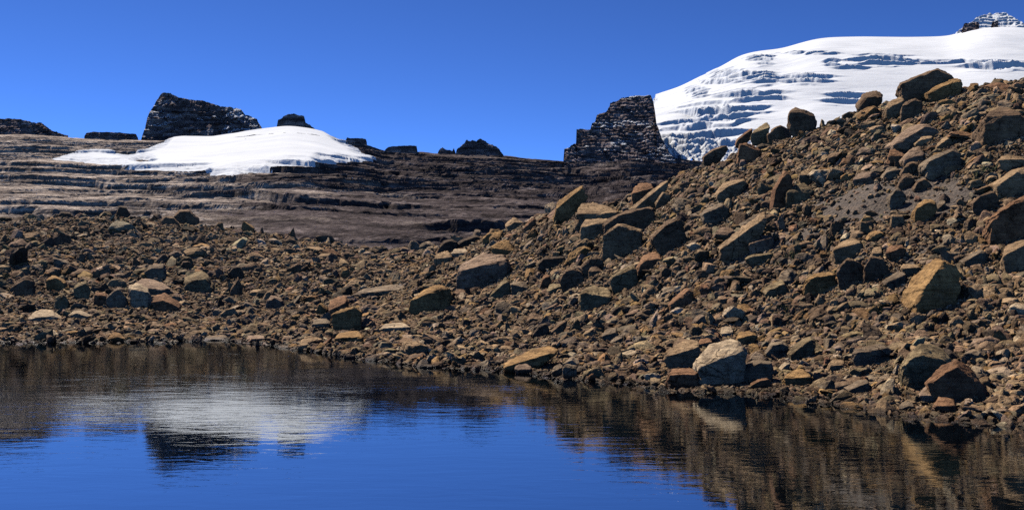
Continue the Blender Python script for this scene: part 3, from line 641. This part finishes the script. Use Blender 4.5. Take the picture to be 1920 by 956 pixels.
 ([(1688,504),(1697,507),(1720,506),(1724,501),(1726,518),(1700,518)], [(1693,494),(1719,494)], 'tan', 'flat tan cap boulder', 'behind the upper left side of the great golden-faced boulder', .8),
 ([(1664,529),(1680,524),(1697,516),(1701,530),(1672,540)], [(1673,513),(1692,507)], 'grey', 'grey slanting boulder', 'left of the great golden-faced boulder', .7),
 ([(1810,490),(1825,483),(1843,471),(1857,479),(1846,494),(1820,498)], [(1814,478),(1836,467)], 'grey', 'long grey-violet slab', 'right of the great golden-faced boulder', .5),
 ([(1090,500),(1105,487),(1130,484),(1133,500),(1126,517),(1095,514)], [(1094,490),(1118,481)], 'brown', 'arched dark boulder', 'below the big black-faced block', .35),
 ([(1051,524),(1062,509),(1080,504),(1094,516),(1096,530),(1076,542),(1055,538)], [(1060,506),(1084,501)], 'brown', 'round black boulder with thin lit arc', 'left of the arched dark boulder', .25),
 ([(1103,510),(1120,508),(1131,511),(1126,520),(1105,520)], [(1108,497),(1118,492),(1129,502)], 'brown', 'brown pyramid stone', 'in front of the arched dark boulder', .7),
 ([(1145,522),(1165,513),(1180,502),(1193,506),(1199,530),(1186,547),(1150,547)], [(1149,515),(1170,502),(1188,498)], 'olive', 'big black double-topped boulder', 'in the middle of the lower slope', .4),
 ([(1195,503),(1205,490),(1240,483),(1244,500),(1200,507)], [(1208,476),(1235,469)], 'rust', 'orange-topped dark boulder', 'above right of the black double-topped boulder', .5),
 ([(1087,562),(1092,548),(1110,550),(1122,553),(1146,555),(1141,567),(1115,580),(1095,577)], [(1095,540),(1115,535),(1143,540)], 'olive', 'lumpy brown-green boulder', 'below the black double-topped boulder', .6),
 ([(1257,572),(1268,575),(1285,564),(1292,545),(1304,551),(1292,568),(1275,577)], [(1266,556),(1286,539)], 'rust', 'bright orange faceted boulder', 'on the lower slope above the lakeside pair', .7),
 ([(1012,540),(1018,523),(1030,518),(1034,526),(1023,542)], [(1019,516),(1030,514)], 'rust', 'small rusty egg-shaped stone', 'left of the round black boulder', .4),
 ([(1026,546),(1045,543),(1053,536),(1052,549),(1030,552)], [(1032,531),(1050,530)], 'olive', 'small square tan stone', 'below the rusty egg-shaped stone', .8),
 ([(856,526),(861,509),(880,517),(895,517),(912,500),(935,494),(953,486),(957,500),(946,522),(905,532),(870,539),(855,537)], [(863,498),(888,482),(905,474),(935,475),(955,483)], 'pink', 'broad pinkish flat-topped boulder', 'largest above the middle of the lake', .7),
 ([(917,464),(940,472),(957,480),(964,471),(959,484),(925,477)], [(930,456),(952,447),(961,459)], 'ochre', 'striped golden-brown boulder', 'right behind the broad pinkish one', .7),
 ([(821,472),(828,457),(845,451),(858,456),(863,469),(840,478)], [(832,452),(848,447)], 'dark', 'dark humped boulder', 'on the skyline of the low saddle', .35),
 ([(812,486),(830,489),(847,482),(848,496),(818,498)], [(820,475),(838,470),(847,476)], 'tan', 'rosy tan boulder', 'just under the dark humped boulder', .8),
 ([(845,476),(865,479),(880,473),(872,483),(850,483)], [(851,467),(876,466)], 'pale', 'pale flat oval stone', 'between the dark humped and broad pinkish boulders', .9),
 ([(919,555),(935,547),(950,527),(958,531),(956,547),(940,559)], [(929,541),(948,518)], 'olive', 'curved leaning boulder with greenish edge', 'below the broad pinkish boulder', .4),
 ([(958,534),(975,538),(990,540),(989,550),(960,552)], [(964,527),(986,529)], 'grey', 'grey wedge stone', 'right of the curved leaning boulder', .6),
 ([(854,460),(870,452),(893,444),(901,447),(890,454),(862,463)], [(864,449),(892,440)], 'dark', 'low dark slab', 'on the saddle skyline right of the dark humped boulder', .4),
 ([(949,426),(965,417),(984,419),(981,430),(960,432)], [(948,419),(962,407),(975,413)], 'tan', 'pale ridged stone', 'on the crest left of the tilted dark slab', .6),
 ([(980,430),(1003,410),(1007,413),(1001,424),(985,434)], [(994,410),(1001,405)], 'rust', 'narrow rusty wedge', 'on the crest beside the pale ridged stone', .4),
 ([(1009,497),(1020,486),(1060,483),(1064,493),(1040,505),(1015,505)], [(1017,482),(1050,480)], 'dark', 'long black boulder', 'right of the broad pinkish flat-topped boulder', .25),
 ([(767,572),(770,563),(785,569),(800,554),(825,542),(845,540),(849,560),(836,574),(800,581),(790,587),(770,585)], [(787,550),(808,533),(830,533)], 'ochre', 'ochre-topped boulder with black face', 'standing alone above the lake in the middle beach', .45),
 ([(621,592),(645,584),(664,578),(678,586),(676,608),(657,620),(625,622)], [(625,586),(650,577),(665,574),(677,581)], 'ochre', 'black cube-like boulder', 'on the beach left of the ochre-topped boulder', .2),
 ([(615,583),(625,581),(640,577),(650,567),(654,577),(640,588),(618,594)], [(617,563),(645,553),(656,565)], 'rust', 'reddish broken boulder', 'leaning behind the black cube-like boulder', .7),
 ([(591,592),(598,570),(612,583),(614,590)], [(601,567),(616,577)], 'ochre', 'small wedge with ochre side', 'left of the reddish broken boulder', .6),
 ([(662,552),(700,551),(760,540),(730,551),(690,557)], [(688,539),(740,532),(763,533)], 'grey', 'long low grey slab', 'lying flat between the cube-like and ochre-topped boulders', .6),
 ([(705,622),(720,615),(765,613),(771,618),(740,625)], [(722,606),(756,603)], 'pale', 'long pale tan slab', 'on the beach right of the black cube-like boulder', .8),
 ([(623,635),(645,632),(665,634),(679,632),(676,645),(630,645)], [(638,622),(670,618),(681,627)], 'ochre', 'flat ochre boulder', 'under the black cube-like boulder near the water', .8),
 ([(586,608),(600,606),(620,606),(615,618),(580,618)], [(591,597),(612,595)], 'grey', 'pale grey flat boulder', 'on the beach below the small ochre wedge', .8),
 ([(946,688),(965,684),(1000,674),(1025,670),(1045,658),(1042,668),(1000,684),(960,694)], [(982,662),(1010,650),(1030,646),(1043,652)], 'ochre', 'long ochre slab', 'sloping into the middle of the waterline', .6),
 ([(964,693),(985,694),(998,692),(995,703),(970,706)], [(967,682),(983,676),(994,682)], 'pink', 'rounded tan boulder', 'at the waterline under the long ochre slab', .8),
 ([(1054,687),(1082,691),(1081,707),(1056,711)], [(1062,681),(1081,684)], 'grey', 'black-faced angular block', 'at the waterline right of the long ochre slab', .4),
 ([(1034,698),(1045,694),(1056,688),(1054,706),(1036,706)], [(1040,684),(1054,681)], 'grey', 'grey rounded block', 'touching the black-faced angular block at the waterline', .7),
 ([(1127,630),(1140,632),(1158,622),(1161,632),(1136,641)], [(1136,616),(1155,613)], 'grey', 'pale grey dome boulder', 'on the pebbly beach left of the lakeside pair', .8),
 ([(1146,643),(1158,640),(1170,631),(1168,641),(1152,647)], [(1155,631),(1169,626)], 'grey', 'flat grey slab stone', 'just below the pale grey dome boulder', .9),
 ([(999,628),(1010,614),(1020,608),(1030,611),(1029,627),(1012,633)], [(1011,608),(1024,605)], 'dark', 'dark brown hump boulder', 'on the beach above the long ochre slab', .35),
 ([(1030,626),(1042,618),(1052,608),(1064,600),(1064,612),(1048,628)], [(1036,616),(1060,597)], 'brown', 'dark twin-lobed boulder', 'right of the dark brown hump boulder', .4),
 ([(1309,690),(1330,684),(1355,690),(1368,680),(1393,658),(1401,667),(1396,692),(1375,724),(1318,724)], [(1321,655),(1340,635),(1370,632),(1389,644)], 'pale', 'great cream-coloured lakeside boulder', 'the tallest at the waterline', .5),
 ([(1244,670),(1270,665),(1285,668),(1305,657),(1313,650),(1310,690),(1262,692)], [(1262,650),(1285,635),(1309,636)], 'tan', 'broad tan-topped boulder', 'left of the great cream-coloured lakeside boulder', .6),
 ([(1309,645),(1322,650),(1335,641),(1334,655),(1314,656)], [(1312,633),(1332,633)], 'rust', 'small orange-brown block', 'between the broad tan-topped and cream lakeside boulders', .7),
 ([(1252,704),(1275,702),(1300,710),(1309,702),(1309,724),(1255,729)], [(1263,690),(1290,688),(1310,697)], 'rust', 'orange-topped black boulder', 'standing in the water left of the cream lakeside boulder', .6),
 ([(1370,702),(1395,692),(1420,680),(1445,682),(1450,700),(1434,719),(1375,719)], [(1374,690),(1410,676),(1442,674)], 'grey', 'rough grey boulder with dark face', 'right of the cream lakeside boulder at the water', .4),
 ([(1381,635),(1395,638),(1415,627),(1422,634),(1402,648),(1385,646)], [(1387,621),(1411,618)], 'ochre', 'yellow-brown flat block', 'behind the cream lakeside boulder', .8),
 ([(1351,626),(1365,627),(1376,623),(1376,633),(1354,634)], [(1354,612),(1372,611)], 'pale', 'small banded pale stone', 'left of the yellow-brown flat block', .8),
 ([(1469,709),(1495,714),(1520,707),(1516,722),(1480,726)], [(1483,694),(1502,689),(1518,699)], 'ochre', 'smooth tan boulder', 'near the water right of the rough grey boulder', .8),
 ([(1410,722),(1425,714),(1440,711),(1448,720),(1440,731),(1415,731)], [(1418,711),(1438,707)], 'rust', 'dark wet boulder with orange top', 'in the water below the rough grey boulder', .4),
 ([(1484,665),(1500,657),(1520,636),(1532,642),(1521,662),(1492,673)], [(1491,646),(1510,633),(1520,631)], 'olive', 'leaning grey-tan boulder', 'above the smooth tan waterside boulder', .6),
 ([(1438,660),(1445,648),(1465,645),(1478,650),(1472,672),(1448,672)], [(1444,641),(1468,638)], 'grey', 'dull brown rounded boulder', 'left of the leaning grey-tan boulder', .5),
 ([(1556,685),(1580,684),(1590,692),(1582,697),(1560,696)], [(1561,673),(1581,672)], 'tan', 'small flat-topped tan block', 'left of the long dark pale-topped boulder', .9),
 ([(1597,663),(1640,659),(1668,652),(1673,671),(1642,686),(1610,684)], [(1604,654),(1640,651),(1655,640),(1666,646)], 'grey', 'long dark pale-topped boulder', 'on the beach left of the tent pair', .4),
 ([(1591,731),(1610,726),(1628,717),(1632,729),(1602,739)], [(1603,714),(1623,710)], 'grey', 'grey pointed slab', 'near the water below the long dark pale-topped boulder', .8),
 ([(1694,688),(1708,674),(1728,665),(1745,670),(1772,678),(1772,702),(1742,733),(1713,734),(1705,702)], [(1706,661),(1727,640),(1760,650),(1789,668)], 'olive', 'tent-shaped boulder with yellowish roof', 'behind the big orange-edged tent boulder', .5),
 ([(1745,718),(1765,705),(1795,690),(1820,707),(1849,735),(1840,748),(1810,755),(1775,749),(1752,730)], [(1758,692),(1790,672),(1815,687),(1847,725)], 'rust', 'big orange-edged tent boulder', 'with black face at the lower right shore', .4),
 ([(1725,742),(1745,745),(1761,741),(1757,753),(1730,756)], [(1733,723),(1745,716),(1758,731)], 'pink', 'pale brown pointed boulder', 'left foot of the big orange-edged tent boulder', .8),
 ([(1750,760),(1765,765),(1790,761),(1796,771),(1765,776)], [(1760,744),(1785,746),(1792,755)], 'rust', 'bright orange block', 'at the waterline below the big orange-edged tent boulder', .8),
 ([(1687,765),(1700,762),(1715,762),(1714,772),(1690,772)], [(1692,754),(1710,751)], 'grey', 'round grey stone', 'in the shallows left of the bright orange block', .8),
 ([(240,543),(262,545),(278,549),(277,574),(245,578)], [(242,532),(260,530),(277,540)], 'pale', 'black cube with pale layered top', 'in the left boulder row above the beach', .6),
 ([(252,539),(285,547),(315,543),(313,555),(270,556)], [(262,522),(290,524),(315,535)], 'pink', 'broad pinkish boulder', 'behind the pale-topped black cube', .8),
 ([(285,568),(305,563),(325,571),(332,577),(322,585),(290,586)], [(288,554),(310,548),(330,560)], 'rust', 'rust-topped rounded boulder', 'right end of the left boulder row', .6),
 ([(136,543),(150,536),(163,531),(171,546),(160,563),(140,559)], [(142,533),(160,524)], 'olive', 'dark boulder with curved lit edge', 'middle of the left boulder row', .3),
 ([(85,525),(105,521),(122,533),(119,547),(90,545)], [(99,514),(123,526)], 'ochre', 'dark boulder with golden side', 'left part of the left boulder row', .5),
 ([(24,538),(45,525),(62,528),(61,553),(30,558)], [(29,528),(52,514),(65,525)], 'brown', 'large blackish boulder', 'left end of the left boulder row', .3),
 ([(50,599),(70,595),(103,593),(101,603),(60,605)], [(63,583),(85,577),(104,585)], 'pale', 'low pale brown mound-shaped boulder', 'on the beach under the left boulder row', .8),
 ([(127,592),(145,587),(161,594),(135,600)], [(138,581),(153,582)], 'pale', 'small pale flat stone', 'right of the low pale brown mound-shaped boulder', .8),
 ([(198,560),(210,549),(222,542),(234,552),(236,575),(205,578)], [(206,548),(226,539)], 'grey', 'grey-edged black boulder', 'left of the pale-topped black cube', .3),
 ([(176,560),(180,552),(200,556),(203,565),(190,575),(175,572)], [(181,548),(196,549)], 'rust', 'small reddish-topped boulder', 'left of the grey-edged black boulder', .6),
 ([(100,576),(104,560),(118,553),(126,560),(128,580),(110,583)], [(105,555),(116,550)], 'olive', 'dark greenish upright boulder', 'below the middle of the left boulder row', .4),
 ([(270,512),(285,503),(305,503),(308,517),(290,528)], [(279,497),(308,494)], 'grey', 'black boulder with grey streak', 'above the broad pinkish left-side boulder', .4),
 ([(344,533),(365,525),(385,523),(396,542),(380,552),(350,548)], [(348,515),(375,505),(393,518)], 'olive', 'brownish grass-coloured boulder', 'right of the left boulder row', .6),
 ([(427,514),(438,502),(450,502),(456,516),(442,525)], [(438,498),(448,498)], 'dark', 'black round boulder', 'upper one of two dark stones right of the grass-coloured boulder', .3),
 ([(431,548),(448,522),(456,536),(451,556)], [(434,538),(447,518)], 'brown', 'black leaning slab', 'lower one of two dark stones right of the grass-coloured boulder', .3),
 ([(494,582),(500,565),(515,559),(531,567),(531,577),(510,581)], [(508,552),(527,558)], 'pink', 'black-faced boulder with pale cap', 'alone on the left beach', .5),
 ([(199,636),(215,630),(235,636),(225,643),(205,643)], [(212,622),(226,624)], 'ochre', 'golden tan stone', 'at the left waterline below the pale-topped black cube', .8),
 ([(377,640),(400,636),(430,637),(425,645),(385,645)], [(390,629),(420,627)], 'grey', 'low dark wet slab', 'at the left-middle waterline', .8),
 ([(461,636),(480,637),(496,634),(492,643),(466,643)], [(465,628),(493,628)], 'pink', 'small pinkish tile stone', 'at the waterline right of the low dark wet slab', .9),
 ([(325,408),(338,397),(355,396),(369,414),(362,422),(332,422)], [(334,393),(351,390)], 'brown', 'dark brown boulder', 'tallest on the crest of the left moraine', .5),
 ([(300,417),(310,408),(326,410),(332,420),(318,424),(303,424)], [(306,406),(322,405)], 'brown', 'low dark boulder', 'touching the dark brown boulder on the left moraine crest', .5),
 ([(108,405),(118,398),(132,402),(134,409),(112,410)], [(114,397),(130,398)], 'dark', 'small black knob', 'on the crest near the left end of the moraine', .5),
 ([(218,402),(224,388),(236,390),(240,403),(226,406)], [(222,386),(234,386)], 'dark', 'small black peak-shaped stone', 'on the left moraine crest below the snow patch', .5),
 ([(455,413),(462,426),(474,428),(468,432),(452,430)], [(455,423),(470,421)], 'ochre', 'small orange stone', 'on the descending right end of the left moraine crest', .6),
]
for h in HEROES: hero(*h)

# ---- the smaller boulders and the loose rubble: one sample of the whole slope in world space
rs = np.random.default_rng(11)
def grit_mask(px, py):
    """how much of the loose stone is missing (bare grit between the stones)"""
    g = lambda cx, cy, rx, ry, a: 1.0 / (1 + np.exp(6 * ((((px - cx) * math.cos(a) + (py - cy) * math.sin(a)) / rx) ** 2 + ((-(px - cx) * math.sin(a) + (py - cy) * math.cos(a)) / ry) ** 2 - 1)))
    m = g(1690, 375, 185, 44, -0.12)
    m = np.maximum(m, 0.75 * g(1520, 425, 130, 22, -0.35)); m = np.maximum(m, 0.8 * g(1760, 460, 90, 14, -0.5)); m = np.maximum(m, 0.7 * g(1010, 470, 70, 18, -0.4))
    m = np.maximum(m, 0.6 * g(1380, 360, 60, 18, -0.3))
    return m
def surface_points(s, n_per_m2, ymin=None, ymax=82.0):
    """random points on the dry ground for stones of size s"""
    out = []
    y0 = 10.0; y1 = ymax
    A = 0
    a, b = (0.62, 7.0) if s > 0.055 else (0.60, 0.6)          # half width a*Y + b: wider than the view for the stones one would miss
    n = int(n_per_m2 * (a * (y1 ** 2 - y0 ** 2) + 2 * b * (y1 - y0)))
    Y = rs.uniform(y0, y1, n * 2); Y = Y[rs.uniform(0, 1, len(Y)) < (a * Y + b) / (a * y1 + b)][:n]
    X = rs.uniform(-1, 1, len(Y)) * (a * Y + b)
    return X, Y
bins = 0.022 * 1.38 ** np.arange(0, 13)
PX, PY_, PS = [], [], []
for s in bins:
    n = 0.20 * s ** -2.5 * (1.3 if s < 0.10 else 1.9 if s < 0.36 else 0.9 if s < .45 else 0.4)
    ymax = min(82.0, s / 0.0020)
    if ymax < 12: continue
    X, Y = surface_points(s, n, ymax=ymax)
    S = s * np.exp(rs.normal(0, 0.15, len(X)))
    PX.append(X); PY_.append(Y); PS.append(S)
PX = np.concatenate(PX); PYY = np.concatenate(PY_); PS = np.concatenate(PS)
spx = HX + FPX * PX / PYY
Ysh = CAM_H * FPX / (np.interp(spx, *SH) - HY); Ycr = np.interp(spx, *CRD)
ok = (PYY > Ysh - 2.6) & (PYY < Ycr + 3.0)
PX, PYY, PS, spx, Ysh, Ycr = [a[ok] for a in (PX, PYY, PS, spx, Ysh, Ycr)]
PZ = near_z(PX, PYY); spy = HY - (PZ - CAM_H) / PYY * FPX
gm = grit_mask(spx, spy)
clump = fbm(PX / 3.5, PYY / 3.5, 33.0, 3)
keep = rs.uniform(0, 1, len(PX)) < (1 - 0.97 * gm) * np.clip(0.95 + 1.1 * clump, 0.4, 1)
# gentle beach carries finer stone; size cap there
tt = (PYY - Ysh) / (Ycr - Ysh)
beach = (tt < 0.22)
keep &= ~(beach & (PS > 0.34) & (rs.uniform(0, 1, len(PX)) < 0.75))
keep &= ~((tt < 0) & (PS > 0.5))
PX, PYY, PS, PZ, spx, spy = [a[keep] for a in (PX, PYY, PS, PZ, spx, spy)]
# keep clear of the placed boulders (bodies) and do not stand large stones in front of them
bad = np.zeros(len(PX), bool)
for (bx, by, bz, br, (x0, y0, x1, y1), ph) in BOULDERS:
    d = np.hypot(PX - bx, PYY - by)
    spr = PS / PYY * FPX
    bad |= (d < br * 0.95 + PS * 0.4) & (PS > 0.10)
    bad |= (spx > x0 - spr * .4) & (spx < x1 + spr * .4) & (spy > y0) & (spy - spr * 0.6 < y1 - 2) & (PYY < by) & (spr > 9)
keep = ~bad; PX, PYY, PS, PZ, spx, spy = [a[keep] for a in (PX, PYY, PS, PZ, spx, spy)]
spr = PS / PYY * FPX
keep = ~((spr > 56) | ((spr > 36) & (rs.uniform(size=len(spr)) < .5)) | ((spr > 34) & (np.abs(PYY - np.interp(spx, *CRD)) < 3.5)))
PX, PYY, PS, PZ, spx, spy, spr = [a[keep] for a in (PX, PYY, PS, PZ, spx, spy, spr)]
inview = (spx > -20) & (spx < 1940)
order = np.argsort(-(spr * inview))
N_IND = 296 - len(HEROES)
ind = order[:N_IND]; rest = np.setdiff1d(np.arange(len(PX)), ind)
COLS = ['tan', 'ochre', 'rust', 'brown', 'grey', 'pale', 'pink', 'dark', 'olive']
CW = np.array([.27, .08, .02, .25, .14, .055, .055, .07, .06]); CW = CW / CW.sum()

def random_planes(rg, n=5):
    """a broken block: six skewed faces plus a few fracture cuts"""
    base = np.array([[0, 0, 1], [0, 0, -1], [1, .1, .1], [-1, -.1, .2], [.1, 1, .15], [-.1, -1, -.1]], float); base += rg.normal(0, .30, base.shape)
    base /= np.linalg.norm(base, axis=1)[:, None]
    ns = rg.normal(size=(n, 3)); ns[:, 2] = np.abs(ns[:, 2]) * .8; ns /= np.linalg.norm(ns, axis=1)[:, None]
    far = rg.normal(size=(6, 3)); far /= np.linalg.norm(far, axis=1)[:, None]
    d = np.concatenate([rg.uniform(.62, .95, 6), rg.uniform(.55, .9, n), np.full(6, 1.15)])
    return np.vstack([base, ns, far]), d
CNAME = {'tan': 'tan', 'ochre': 'ochre', 'rust': 'rusty', 'brown': 'brown', 'grey': 'grey', 'pale': 'pale', 'pink': 'pinkish', 'dark': 'blackish', 'olive': 'olive-brown'}
used_labels = set()
for k, i in enumerate(ind):
    rg = np.random.default_rng(900 + k)
    ns, ds = random_planes(rg)
    fl = rg.choice([0.42, 0.58, 0.75]); el = rg.choice([0.6, 0.8, 1.0])
    s = PS[i] * 0.5
    half = np.array([1.1, 1.1 * el, 1.1 * fl]) * s
    p, f = poly_rock(ns, ds, half * 1.12, 5 if k < 90 else 4, rg.uniform(0, 60), 140.0, 0.035)
    col = rg.choice(COLS, p=CW); c = np.array(PAL[col]) * rg.uniform(0.8, 1.2)
    o = mesh_obj("boulder", p, f, M_ROCK)
    tilt = 0.16 if rg.uniform() < .65 else 0.5
    e = 0.4; gx = (near_z(PX[i] + e, PYY[i], False) - near_z(PX[i] - e, PYY[i], False)) / (2 * e); gy = (near_z(PX[i], PYY[i] + e, False) - near_z(PX[i], PYY[i] - e, False)) / (2 * e)
    nrm = Vector((-float(gx) + rg.normal(0, tilt), -float(gy) * .6 + rg.normal(0, tilt), 1)).normalized()
    q = nrm.to_track_quat('Z', 'Y'); from mathutils import Quaternion
    o.rotation_mode = 'QUATERNION'; o.rotation_quaternion = q @ Quaternion((0, 0, 1), rg.uniform(0, 6.28))
    o.location = (PX[i], PYY[i], PZ[i] + half[2] * 0.33); o.color = (*c, 1)
    # label: look + relation to the nearest placed boulder
    cx, cy = spx[i], spy[i] - spr[i] * 0.3
    cand = sorted(BOULDERS[:len(HEROES)], key=lambda b: math.hypot(((b[4][0] + b[4][2]) / 2 - cx), ((b[4][1] + b[4][3]) / 2 - cy)))[:8]
    shape = {0.42: 'flat', 0.58: 'angular', 0.75: 'blocky'}[float(fl)]
    size = 'large' if spr[i] > 44 else 'medium' if spr[i] > 32 else 'small'
    for b in cand:
        dx = cx - (b[4][0] + b[4][2]) / 2; dy = cy - (b[4][1] + b[4][3]) / 2
        rel = ('just right of' if dx > 0 else 'just left of') if abs(dx) > abs(dy) * 1.3 else ('just below' if dy > 0 else 'just above')
        if math.hypot(dx, dy) > 130: rel = rel.replace('just', 'well')
        lab = f"{size} {shape} {CNAME[col]} stone {rel} the {b[5]}"
        if lab not in used_labels: break
    used_labels.add(lab)
    tag(o, lab, 'boulder', 'boulders on the moraine and lakeshore')

# loose rubble: instanced stones, one object
PROTO = bpy.data.collections.new("stone_shapes")      # never linked to the scene
for k in range(14):
    rg = np.random.default_rng(300 + k); ns, ds = random_planes(rg)
    half = np.array([0.55, 0.55 * rg.choice([.55, .7, .9]), 0.55 * rg.choice([.38, .55, .74])])
    p, f = poly_rock(ns, ds, half * 1.12, 3, rg.uniform(0, 60), 80.0, 0.03)
    me = bpy.data.meshes.new("stone_shape"); me.from_pydata(p.tolist(), [], f.tolist()); me.materials.append(M_STONE)
    me.polygons.foreach_set("use_smooth", np.zeros(len(f), bool)); me.update()
    PROTO.objects.link(bpy.data.objects.new(f"stone_shape_{k:02d}", me))
n = len(rest); rx, ry, rsz, rz = PX[rest], PYY[rest], PS[rest], PZ[rest]
e = 0.4; gx = (near_z(rx + e, ry, False) - near_z(rx - e, ry, False)) / (2 * e); gy = (near_z(rx, ry + e, False) - near_z(rx, ry - e, False)) / (2 * e)
tl = np.where(rs.uniform(size=n) < .55, .25, .7)
rotx = np.arctan(gy) * .7 + rs.normal(0, 1, n) * tl; roty = -np.arctan(gx) + rs.normal(0, 1, n) * tl; rotz = rs.uniform(0, 6.28, n)
# euler XYZ applies z last, so use: spin first (in the shape), then tilt -> store matrix as euler
cxr, sxr, cyr, syr, czr, szr = np.cos(rotx), np.sin(rotx), np.cos(roty), np.sin(roty), np.cos(rotz), np.sin(rotz)
Z0 = np.zeros(n); O1 = np.ones(n)
def mm(a): return np.array(a).transpose(2, 0, 1)
RX = mm([[O1, Z0, Z0], [Z0, cxr, -sxr], [Z0, sxr, cxr]]); RY = mm([[cyr, Z0, syr], [Z0, O1, Z0], [-syr, Z0, cyr]]); RZ = mm([[czr, -szr, Z0], [szr, czr, Z0], [Z0, Z0, O1]])
Mx = RX @ RY @ RZ
ex = np.arctan2(Mx[:, 2, 1], Mx[:, 2, 2]); ey = -np.arcsin(np.clip(Mx[:, 2, 0], -1, 1)); ez = np.arctan2(Mx[:, 1, 0], Mx[:, 0, 0])
me = bpy.data.meshes.new("rubble"); me.vertices.add(n)
me.vertices.foreach_set("co", np.stack([rx, ry, rz + rsz * 0.25], -1).astype(np.float32).ravel())
def addattr(nm, typ, data, key):
    a = me.attributes.new(nm, typ, 'POINT'); a.data.foreach_set(key, np.ascontiguousarray(data, dtype=np.float32 if typ != 'INT' else np.int32).ravel())
addattr("rot", 'FLOAT_VECTOR', np.stack([ex, ey, ez], -1), 'vector')
addattr("scl", 'FLOAT_VECTOR', np.stack([rsz * rs.uniform(.85, 1.25, n), rsz, rsz * rs.uniform(.8, 1.2, n)], -1), 'vector')
addattr("shape_index", 'INT', rs.integers(0, 14, n), 'value')
pal = np.array([PAL[c] for c in COLS]); ci = rs.choice(len(COLS), n, p=CW)
tint = pal[ci] * rs.uniform(.65, 1.35, n)[:, None] * (1 + rs.normal(0, .03, (n, 3)))
addattr("tint", 'FLOAT_VECTOR', np.clip(tint, .01, .6), 'vector')
me.update()
ro = bpy.data.objects.new("rubble", me); COL.objects.link(ro); me.materials.append(M_STONE)
tag(ro, "small loose stones and rubble covering the shore and slope", "rubble", kind='stuff')
ng = bpy.data.node_groups.new("scatter_stones", 'GeometryNodeTree')
ng.interface.new_socket("Geometry", in_out='INPUT', socket_type='NodeSocketGeometry'); ng.interface.new_socket("Geometry", in_out='OUTPUT', socket_type='NodeSocketGeometry')
gi = ng.nodes.new("NodeGroupInput"); go = ng.nodes.new("NodeGroupOutput")
m2p = ng.nodes.new("GeometryNodeMeshToPoints"); iop = ng.nodes.new("GeometryNodeInstanceOnPoints"); ci_ = ng.nodes.new("GeometryNodeCollectionInfo")
ci_.inputs[0].default_value = PROTO; ci_.inputs['Separate Children'].default_value = True; ci_.inputs['Reset Children'].default_value = True
iop.inputs['Pick Instance'].default_value = True
def na(nm, dt):
    a = ng.nodes.new("GeometryNodeInputNamedAttribute"); a.data_type = dt; a.inputs[0].default_value = nm; return a.outputs[0]
L = ng.links.new
L(gi.outputs[0], m2p.inputs[0]); L(m2p.outputs[0], iop.inputs['Points']); L(ci_.outputs[0], iop.inputs['Instance'])
L(na("shape_index", 'INT'), iop.inputs['Instance Index'])
e2r = ng.nodes.new("FunctionNodeEulerToRotation"); L(na("rot", 'FLOAT_VECTOR'), e2r.inputs[0]); L(e2r.outputs[0], iop.inputs['Rotation'])
L(na("scl", 'FLOAT_VECTOR'), iop.inputs['Scale']); L(iop.outputs[0], go.inputs[0])
md = ro.modifiers.new("scatter", 'NODES'); md.node_group = ng

# ------------------------------------------------------------------ a few dry grass tufts between the stones
def build_grass():
    m, nn_, b, out = mat_new("dry_grass"); b.inputs['Base Color'].default_value = (0.16, 0.15, 0.045, 1); b.inputs['Roughness'].default_value = 0.8
    rg = np.random.default_rng(5); V, Fc = [], []
    spots = [(1488, 478), (1470, 480), (1212, 338), (1226, 334), (1238, 412), (1350, 476), (1468, 596), (1486, 594), (1835, 330), (1850, 322), (1560, 452), (820, 500), (1640, 590), (110, 570), (202, 572)]
    for sx_, sy_ in spots:
        Y0 = hit_near(sx_, sy_) - 0.05; X0 = wx(sx_, Y0); Z0_ = float(near_z(X0, Y0))
        for t in range(rg.integers(4, 9)):
            cx_, cy_ = X0 + rg.normal(0, .10), Y0 + rg.normal(0, .10); cz = float(near_z(cx_, cy_))
            for k in range(16):
                a = rg.uniform(0, 6.28); L_ = rg.uniform(.06, .17); le = rg.uniform(.2, .7); w_ = .004
                dx_, dy_ = math.cos(a), math.sin(a); i0 = len(V)
                V += [(cx_ - dy_ * w_, cy_ + dx_ * w_, cz), (cx_ + dy_ * w_, cy_ - dx_ * w_, cz), (cx_ + dx_ * L_ * le * .5, cy_ + dy_ * L_ * le * .5, cz + L_ * .75), (cx_ + dx_ * L_ * le, cy_ + dy_ * L_ * le, cz + L_)]
                Fc += [(i0, i0 + 1, i0 + 2), (i0 + 2, i0 + 1, i0 + 3)]
    o = mesh_obj("grass", V, Fc, m, smooth=False); tag(o, "sparse yellow-green grass tufts between the stones", "grass", kind='stuff')
build_grass()
print("rubble stones:", n, "individual:", len(ind) + len(HEROES), "smallest individual px:", float(spr[ind].min()))
